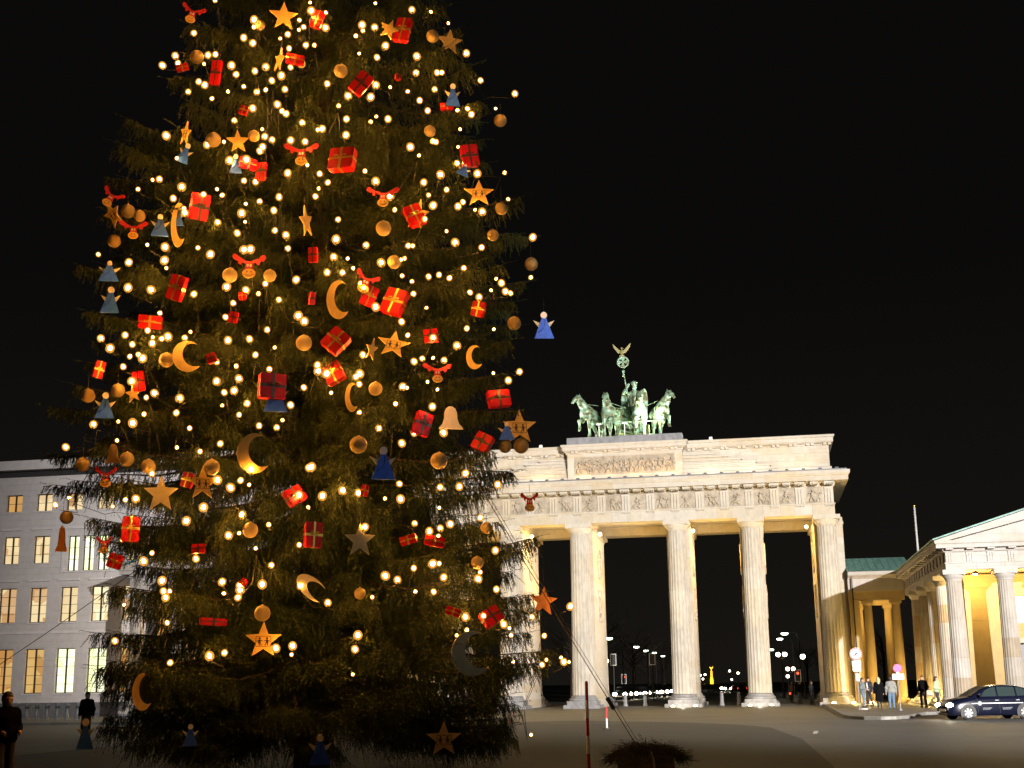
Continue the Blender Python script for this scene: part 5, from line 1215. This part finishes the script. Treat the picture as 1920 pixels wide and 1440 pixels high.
def car(label, loc, rz, paint, near=False, lights='head', cat='car', grp=None):
    t = thing('car', label, cat, loc, rz, grp); L = 4.15
    st = [(0, .30, .55, .52, .50, .58), (.05, .22, .68, .60, .60, .66), (.20, .18, .77, .68, .66, .76), (.55, .17, .84, .76, .70, .86), (1.0, .17, .86, .84, .74, .95), (1.15, .17, .865, .87, .76, .97), (2.2, .17, .87, .90, .78, .96), (3.4, .17, .865, .93, .78, .98), (3.95, .20, .82, .94, .74, .98), (4.10, .30, .74, .90, .66, .95), (4.15, .42, .66, .84, .58, .88)]
    bd = body_loft(st).build('body', paint, t, True)
    gst = [(.98, .90, .74, .92, .70, .94), (1.25, .88, .745, .98, .66, 1.09), (1.60, .88, .75, 1.06, .62, 1.28), (1.95, .88, .75, 1.12, .595, 1.40), (2.5, .88, .75, 1.16, .58, 1.455), (3.1, .88, .75, 1.16, .57, 1.43), (3.55, .88, .74, 1.12, .555, 1.34), (3.85, .88, .72, 1.04, .55, 1.18), (4.06, .88, .70, .94, .60, .97)]
    vs = []; fs = []
    for x, zs, w, zb, wt, zt in gst:
        half = [(w, zs), (w-(w-wt)*.5, (zs+zt)/2), (wt, zt-.03), (wt*.85, zt), (0, zt+.03)]
        vs += [(x, -a, z) for a, z in half]+[(x, a, z) for a, z in half[-2::-1]]
    for i in range(len(gst)-1):
        for k in range(8): fs.append((i*9+k, i*9+k+1, (i+1)*9+k+1, (i+1)*9+k))
    fs.append(tuple(range(9))); fs.append(tuple((len(gst)-1)*9+k for k in range(8, -1, -1)))
    roof = MB().add(vs, fs).build('roof', paint, bd, True)
    def side_y(x, z):
        xs_ = [g[0] for g in gst]; w = np.interp(x, xs_, [g[2] for g in gst]); wt = np.interp(x, xs_, [g[4] for g in gst]); zs = .88; zt = np.interp(x, xs_, [g[5] for g in gst])-.03
        return w-(w-wt)*np.clip((z-zs)/(zt-zs), 0, 1)
    for s in (-1, 1):
        for q in ([(1.42, .98), (2.18, .98), (2.18, 1.37), (1.98, 1.345), (1.72, 1.24)], [(2.26, .98), (3.05, .98), (3.05, 1.365), (2.26, 1.385)], [(3.13, .98), (3.72, 1.01), (3.62, 1.22), (3.42, 1.31), (3.13, 1.355)]):
            n_ = len(q); o1 = [(x, s*(side_y(x, z)+.012), z) for x, z in q]; o2 = [(x, s*(side_y(x, z)-.03), z) for x, z in q]
            MB().add(o1+o2, [tuple(range(n_)), tuple(range(2*n_-1, n_-1, -1))]+[(i, (i+1) % n_, n_+(i+1) % n_, n_+i) for i in range(n_)]).build('side_window', M['glass'], bd)
        for x in (.78, 3.35):
            w = place(tyre_me, 'wheel', t, (x, s*.79, .30), (0, 0, 0 if s < 0 else PI)); place(rim_me, 'rim', w, (0, -.045, 0)); place(rimd, 'rim_shadow_disc', w, (0, -.045, 0))
            arch = [(x+.36*math.cos(a), .30+.36*math.sin(a)) for a in np.linspace(-.15*PI, 1.15*PI, 19)]
            MB().prism(arch, s*.60, s*.872).build('wheel_arch', M['black'], bd)
        hr_ = .15 if near else .24; hl = MB().sphere((.10, s*.56, .62), hr_, 12, 8, (1.0, 1.3 if near else 1.0, .62 if near else .8)); hl.build('headlight', M['headlight'] if lights == 'head' else M['whitemetal'], t, True)  # sphere oversized so that its shape carries the headlight glare
        MB().sphere((.12, s*.62, .42), .05, 8, 6).build('fog_light', M['indicator'] if near and lights == 'head' else M['whitemetal'], t, True)
        MB().box(4.06, 4.13, s*.62-.09, s*.62+.09, .62, .88).build('tail_light', M['taillight'], t)
        if near:
            MB().box(1.30, 1.42, s*.86, s*1.0, .96, 1.08).build('wing_mirror', paint, bd)
            for x in (2.02, 2.98): MB().box(x, x+.17, s*.868, s*.888, .80, .825).build('door_handle', M['rim'], bd)
            MB().box(.95, 3.30, s*.871, s*.880, .675, .705).build('side_stripe', M['whitemetal'], bd)
            MB().prism([(1.32+.095*math.cos(a), .69+.095*math.sin(a)) for a in np.linspace(0, 2*PI, 21)[:-1]], s*.870 if s < 0 else .881, s*.884 if s < 0 else .884).build('door_badge', M['greymetal'], bd)
            tx = MB()
            for bx in (1.45, 2.35):
                for row in range(3):
                    xx = bx
                    while xx < bx+.42-(row*.05): w_ = rnd.uniform(.02, .06); tx.box(xx, xx+w_, s*.872, s*.877, .49-row*.035, .505-row*.035); xx += w_+.015
            tx.build('small_lettering', M['greymetal'], bd)
            for x in (1.22, 2.22, 3.10): MB().box(x-.004, x+.004, s*.868, s*.8745, .28, .90).build('door_seam', M['black'], bd)
    MB().box(-.015, .03, -.30, .30, .36, .47).build('number_plate', M['whitemetal'], t); MB().box(.0, .06, -.42, .42, .24, .33).build('grille', M['black'], bd)
    if near:
        for x in (1.75, 2.7): 
            q = MB().box(x, x+.12, .15, .6, .45, 1.02).box(x, x+.1, .28, .47, 1.02, 1.2).box(x, x+.12, -.6, -.15, .45, 1.02).box(x, x+.1, -.47, -.28, 1.02, 1.2); q.build('seats', M['tyre'], bd)
        wsq = [(1.10, .985), (1.62, 1.275), (1.90, 1.385)]
        ws = MB(); vs = []
        for x, z in wsq:
            wv = side_y(x, z)-.10; vs += [(x-.03, -wv, z+.03), (x-.03, wv, z+.03)]
        ws.add(vs, [(0, 1, 3, 2), (2, 3, 5, 4)]).build('windscreen', M['glass'], bd)
    return t
paint = simple('dark_blue_car_paint', (.004, .005, .015), .2, spec=.5)
cp_ = bp(1806, 1350, Z=RZ); cr_ = bp(1912, 1348, Z=RZ)
sc_car = np.linalg.norm(cr_-cp_)/2.57; ang = math.atan2(cr_[1]-cp_[1], cr_[0]-cp_[0])
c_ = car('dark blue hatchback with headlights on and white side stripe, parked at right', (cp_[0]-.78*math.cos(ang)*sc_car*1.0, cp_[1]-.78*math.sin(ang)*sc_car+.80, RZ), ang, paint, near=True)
hl_ = c_.matrix_world; spot('headlight_beam', (cp_[0]-.85, cp_[1]+.3, RZ+.62), (cp_[0]-8, cp_[1]-1.5, RZ-.1), 220, (1, .85, .6), 60, .6, .08)
# traffic beyond the gate
dk = simple('dark_car_paint', (.02, .02, .022), .3)
for i, (px, py, Yc, k) in enumerate(((1162, 1299, 48, 'head'), (1183, 1298, 56, 'head'), (1200, 1297, 62, 'head'), (1215, 1296, 70, 'head'), (1243, 1293, 84, 'head'), (1232, 1294, 78, 'head'), (1172, 1299, 52, 'head'), (1208, 1296, 66, 'head'), (1250, 1292, 92, 'head'), (1222, 1295, 74, 'head'), (1381, 1282, 130, 'tail'), (1358, 1282, 165, 'head'), (1365, 1281, 150, 'head'), (1392, 1281, 120, 'tail'))):
    p = bp(px, py, Y=Yc)
    lb = '%s oncoming car from the left with glaring headlights beyond the middle passage' % ordn[sorted([1162, 1183, 1200, 1215, 1243, 1232, 1172, 1208, 1250, 1222]).index(px)] if i < 10 else ('%s far car with white headlights beyond the second passage from the right' % ('left' if px < 1360 else 'right') if k == 'head' else '%s far car with red tail lights beyond the second passage from the right' % ('left' if px < 1385 else 'right'))
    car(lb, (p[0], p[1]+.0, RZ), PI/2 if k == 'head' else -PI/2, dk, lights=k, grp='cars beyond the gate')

# ------------------------------------------------------------------ signs, bollards, street lamps
def round_sign(x, y, h, r_, label, kind):
    t = thing('traffic_sign', label, 'sign', (x, y, PZ), 0)
    MB().lathe([(.11, 0), (.11, .05), (.032, .06), (.030, h+r_)], 10).build('post', M['greymetal'], t)
    disc = lambda rr, y0, y1: MB().prism([(rr*math.cos(a), h+rr*math.sin(a)) for a in np.linspace(0, 2*PI, 33)[:-1]], y0, y1)
    red = simple('sign_red', (.55, .02, .04), .4); wht = simple('sign_white', (.80, .80, .80), .4); blu = simple('sign_purple_blue', (.22, .04, .42), .4)
    disc(r_, -.055, -.04).build('sign_plate', wht if kind == 'a' else red, t)
    if kind == 'a':
        rg = MB(); n_ = 33; A = np.linspace(0, 2*PI, n_)
        rg.add([(r_*.97*math.cos(a), -.0575, h+r_*.97*math.sin(a)) for a in A]+[(r_*.80*math.cos(a), -.0575, h+r_*.80*math.sin(a)) for a in A], [(i, i+1, n_+i+1, n_+i) for i in range(n_-1)]); rg.build('red_ring', red, t)
        q = MB().box(-.16, .12, -.062, -.056, h-.02, h+.03); q.prism([(-.12, h-.12), (-.04, h-.12), (.14, h+.10), (.06, h+.10)], -.062, -.057); q.tube([(-.14, -.06, h-.09), (-.08, -.06, h-.13), (-.02, -.06, h-.09)], .012, 5); q.build('pictogram', M['print'], t)
        MB().box(-.24, .24, -.055, -.045, h-r_-.36, h-r_-.04).build('plate', wht, t); MB().box(-.22, .22, -.055, -.045, h-r_-.62, h-r_-.40).build('plate', wht, t)
        z0 = h-r_
        q = MB()
        for row, zz_ in enumerate((z0-.12, z0-.20, z0-.28, z0-.47, z0-.55)):
            xx = -.18
            while xx < .16: w_ = rnd.uniform(.02, .07); q.box(xx, xx+w_, -.059, -.056, zz_-.022, zz_+.022); xx += w_+.02
        q.build('lettering', M['greymetal'], t)
        MB().box(-.12, .12, -.30, -.05, 1.55, 2.0).build('box', M['greymetal'], t)
    else:
        disc(r_*.80, -.060, -.056).build('blue_field', blu, t)
        MB().prism([(-r_*.62, h+r_*.48), (-r_*.48, h+r_*.62), (r_*.62, h-r_*.48), (r_*.48, h-r_*.62)][::-1], -.066, -.061).build('red_bar', red, t)
        MB().box(-.30, .30, -.055, -.045, h-r_-.36, h-r_-.06).build('plate', wht, t); MB().prism([(-.10, h-.27), (.10, h-.27), (.04, h-.19), (-.06, h-.20)], -.070, -.067).build('sticker', wht, t)
        q = MB()
        for zz_ in (h-r_-.16, h-r_-.26):
            xx = -.24
            while xx < .22: w_ = rnd.uniform(.02, .07); q.box(xx, xx+w_, -.059, -.056, zz_-.02, zz_+.02); xx += w_+.02
        q.build('lettering', M['greymetal'], t)
p1 = bp(1612, 1331, Z=PZ); hh = bp(1607, 1226, Y=p1[1])[2]-PZ; round_sign(p1[0], p1[1], hh, .34, 'tall round white sign with red ring and two plates on a post', 'a')
p2 = bp(1689, 1332, Z=PZ); hh = bp(1685, 1253, Y=p2[1])[2]-PZ; round_sign(p2[0], p2[1], hh, .235, 'shorter round blue and red no-stopping sign with white plate', 'b')
t = thing('dropped_paper', 'crumpled white paper lying beside the tall round sign', 'litter', (p1[0]+.25, p1[1]-.2, PZ)); MB().sphere((0, 0, .05), .14, 8, 5, (1.6, .8, .4)).build('paper', C_['white'], t)
def bollard(px, py, Y, label):
    x = bp(px, py, Y=Y)[0]; b_ = thing('stone_bollard', label, 'bollard', (x, Y, RZ), 0, 'pale bollards in the gate passages')
    MB().lathe([(.20, 0), (.20, .12), (.15, .16), (.12, .85), (.14, .90), (.10, .98), (0.001, 1.0)], 14).build('post', M['plinth'], b_, True); MB().lathe([(.145, .62), (.145, .70)], 14).build('ring', M['greymetal'], b_)
bollard(1353, 1300, 4.0, 'pale bollard between the columns right of the middle passage'); bollard(1172, 1300, 6, 'left pale bollard in the wide middle passage'); bollard(1209, 1300, 7, 'right pale bollard in the wide middle passage')
bollard(1385, 1300, 5.5, 'pale bollard hidden close behind the second column from the right')
def street_lamp(px, py, Y, label, kind='arm'):
    p = bp(px, py, Y=Y); h = p[2]-RZ
    t = thing('street_lamp', label, 'street lamp', (p[0], p[1], RZ), 0, 'street lamps beyond the gate')
    if kind == 'arm':
        MB().tube([(1.6, 0, 0), (1.6, 0, h*.9), (1.3, 0, h+.1), (.3, 0, h+.15)], [.11, .08, .06, .05], 8).build('post', M['black'], t)
        MB().sphere((0, 0, .12+h), .36, 10, 6, (1.3, .7, .3)).build('hood', M['black'], t, True); MB().sphere((0, 0, h), .34, 12, 7, (1.25, .8, .55)).build('lamp_head', M['lampwhite'], t, True)
    else:
        MB().lathe([(.2, 0), (.18, .5), (.07, .7), (.06, h-.25)], 10).build('post', M['black'], t)
        n_ = 2 if kind == 'twin' else 1
        for k in range(n_):
            xx = (k-.5)*.7 if n_ == 2 else .0
            MB().tube([(0, 0, h-.5), (xx*.6, 0, h-.45), (xx, 0, h-.2)], .035, 5).build('bracket', M['black'], t)
            MB().sphere((xx, 0, h), .24, 12, 8).build('lantern', M['lampyel'], t, True); MB().lathe([(.26, h+.2), (.05, h+.36)], 8, (xx, 0)).build('lantern_roof', M['black'], t)
L_ = ((1142, 1197, 60), (1193, 1213, 95), (1211, 1220, 125), (1227, 1224, 150), (1243, 1230, 180))
for i, (a, b_, Y) in enumerate(L_): street_lamp(a, b_, Y, '%s of the row of greenish street lamps in the middle passage' % (ordn[i] if i else 'leftmost, nearest'))
for i, (a, b_, Y) in enumerate(((1471, 1188, 60), (1462, 1198, 80), (1446, 1218, 120))): street_lamp(a, b_, Y, '%s greenish street lamp between the two right columns' % ('highest', 'middle', 'lowest')[i])
street_lamp(1138, 1239, 90, 'low greenish lamp beside the edge of the wall left of the middle passage', 'one')
street_lamp(1465, 1227, 45, 'twin lantern on a post between the two right columns', 'twin'); street_lamp(1505, 1231, 36, 'single lantern nearest the right corner column', 'one'); street_lamp(1482, 1254, 75, 'lower twin lantern between the two right columns', 'twin')
for i, (a, b_, Y) in enumerate(((1313, 1266, 200), (1322, 1265, 230), (1368, 1258, 220), (1384, 1262, 190), (1318, 1273, 260), (1372, 1274, 280), (1477, 1268, 110))):
    street_lamp(a, b_, Y, '%s far small warm lamp from the left beyond the right passages' % ordn[i], 'one')
def signal(px, py, Y, label, red=None):
    p = bp(px, py, Y=Y); h = p[2]-RZ; t = thing('traffic_light', label, 'traffic light', (p[0], p[1], RZ), 0, 'traffic lights beyond the gate')
    MB().lathe([(.09, 0), (.07, h+.5)], 8).build('mast', M['black'], t); MB().box(-.22, .22, -.12, .0, h-.5, h+.5).build('housing', M['black'], t)
    q = MB(); w = .32; z = .60
    q.box(-w, -w+.06, -.14, -.125, h-z, h+z); q.box(w-.06, w, -.14, -.125, h-z, h+z); q.box(-w+.06, w-.06, -.14, -.125, h+z-.06, h+z); q.box(-w+.06, w-.06, -.14, -.125, h-z, h-z+.06)
    q.build('white_border', simple('self_lit_white', (.8, .8, .78), .5, emit=((.8, .8, .75), .10)), t)  # border given a faint glow in its colour, no lamp in it
    if red: MB().sphere((0, -.16, h+.25), .13, 10, 6, (1, .4, 1)).build('red_lens', M['taillight'], t, True)
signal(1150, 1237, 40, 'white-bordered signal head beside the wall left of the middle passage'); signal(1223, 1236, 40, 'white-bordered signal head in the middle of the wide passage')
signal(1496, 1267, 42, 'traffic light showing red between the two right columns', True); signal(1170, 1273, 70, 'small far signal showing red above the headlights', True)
t = thing('parked_scooter', 'dark scooter with red tail light between the two right columns', 'scooter', (bp(1481, 1293, Y=30)[0], 30, RZ))
for yy in (-.55, .55): place(tyre_me, 'wheel', t, (0, yy, .27), (0, 0, PI/2), (.85, .6, .85))
MB().tube([(0, -.5, .3), (0, -.3, .42), (0, .2, .42), (0, .45, .75), (0, .42, 1.05)], [.06, .14, .14, .09, .05], 8).sphere((0, -.25, .72), .2, 9, 6, (.7, 1.6, .4)).tube([(-.3, .4, 1.02), (.3, .4, 1.02)], .03, 5).build('frame', M['black'], t); MB().sphere((0, -.62, .62), .09, 8, 6).build('tail_light', M['taillight'], t, True)
# victory column far down the avenue
YV = 1500; p = bp(1335, 1281, Y=YV); tp = bp(1335, 1250, Y=YV); H = tp[2]-RZ; s = 1.0; gd = simple('gilded_column', (.60, .40, .06), .5)
vc = thing('victory_column', 'tiny golden victory column far down the avenue', 'column', (p[0], YV, RZ))
k = H/31.0
MB().lathe([(3.4*k, 0), (3.4*k, 8*k), (2.7*k, 8.2*k), (2.7*k, 12*k), (1.9*k, 12.4*k), (1.8*k, 21*k), (2.3*k, 21.5*k), (2.3*k, 22.3*k)], 16).build('shaft', gd, vc)
q = MB().lathe([(1.3*k, 22.3*k), (1.0*k, 25*k), (.7*k, 28*k), (.5*k, 29*k)], 10).sphere((0, 0, 29.6*k), .8*k, 8, 6)
for s in (-1, 1): q.prism([(s*.3*k, 26*k), (s*2.6*k, 29*k), (s*3.3*k, 31.5*k), (s*.6*k, 28.6*k)][::s], -.3*k, .3*k)
q.build('winged_figure', gd, vc)
spot('column_lamp', (p[0]-10, YV-60, 2), (p[0], YV, H*.6), 900000, (1, .72, .15), 60)
# dark park trees along the avenue
pk = random.Random(2)
for i in range(16):
    s = -1 if i % 2 else 1; X = s*pk.uniform(13, 26)+6; Yt = 45+i*16+pk.uniform(-5, 5); h = pk.uniform(9, 14)
    t = thing('park_tree', '%s bare dark tree of the park beyond the gate, %s of the avenue' % (ordn[i//2], 'right' if s > 0 else 'left'), 'tree', (X, Yt, RZ), 0, 'park trees along the avenue')
    q = MB(); q.tube([(0, 0, 0), (.1, 0, h*.35), (0, .1, h*.7)], [.3, .22, .1], 8); q.build('trunk', M['bark'], t)
    q = MB()
    for k in range(26):
        a = pk.uniform(0, 6.28); z = h*pk.uniform(.25, .68); L = h*pk.uniform(.18, .36); e = np.array([math.cos(a)*L, math.sin(a)*L, L*pk.uniform(.4, 1.0)])
        b0 = np.array([0, 0, z]); q.tube([b0, b0+e*.5+[0, 0, -.1], b0+e], [.07, .045, .012], 5)
        for j in range(5):
            u = pk.uniform(.35, 1); c0 = b0+e*u; e2 = np.array([pk.uniform(-1, 1), pk.uniform(-1, 1), pk.uniform(.1, 1.0)])*L*.4; q.tube([c0, c0+e2], [.025, .006], 4)
    q.build('crown', M['bark'], t)
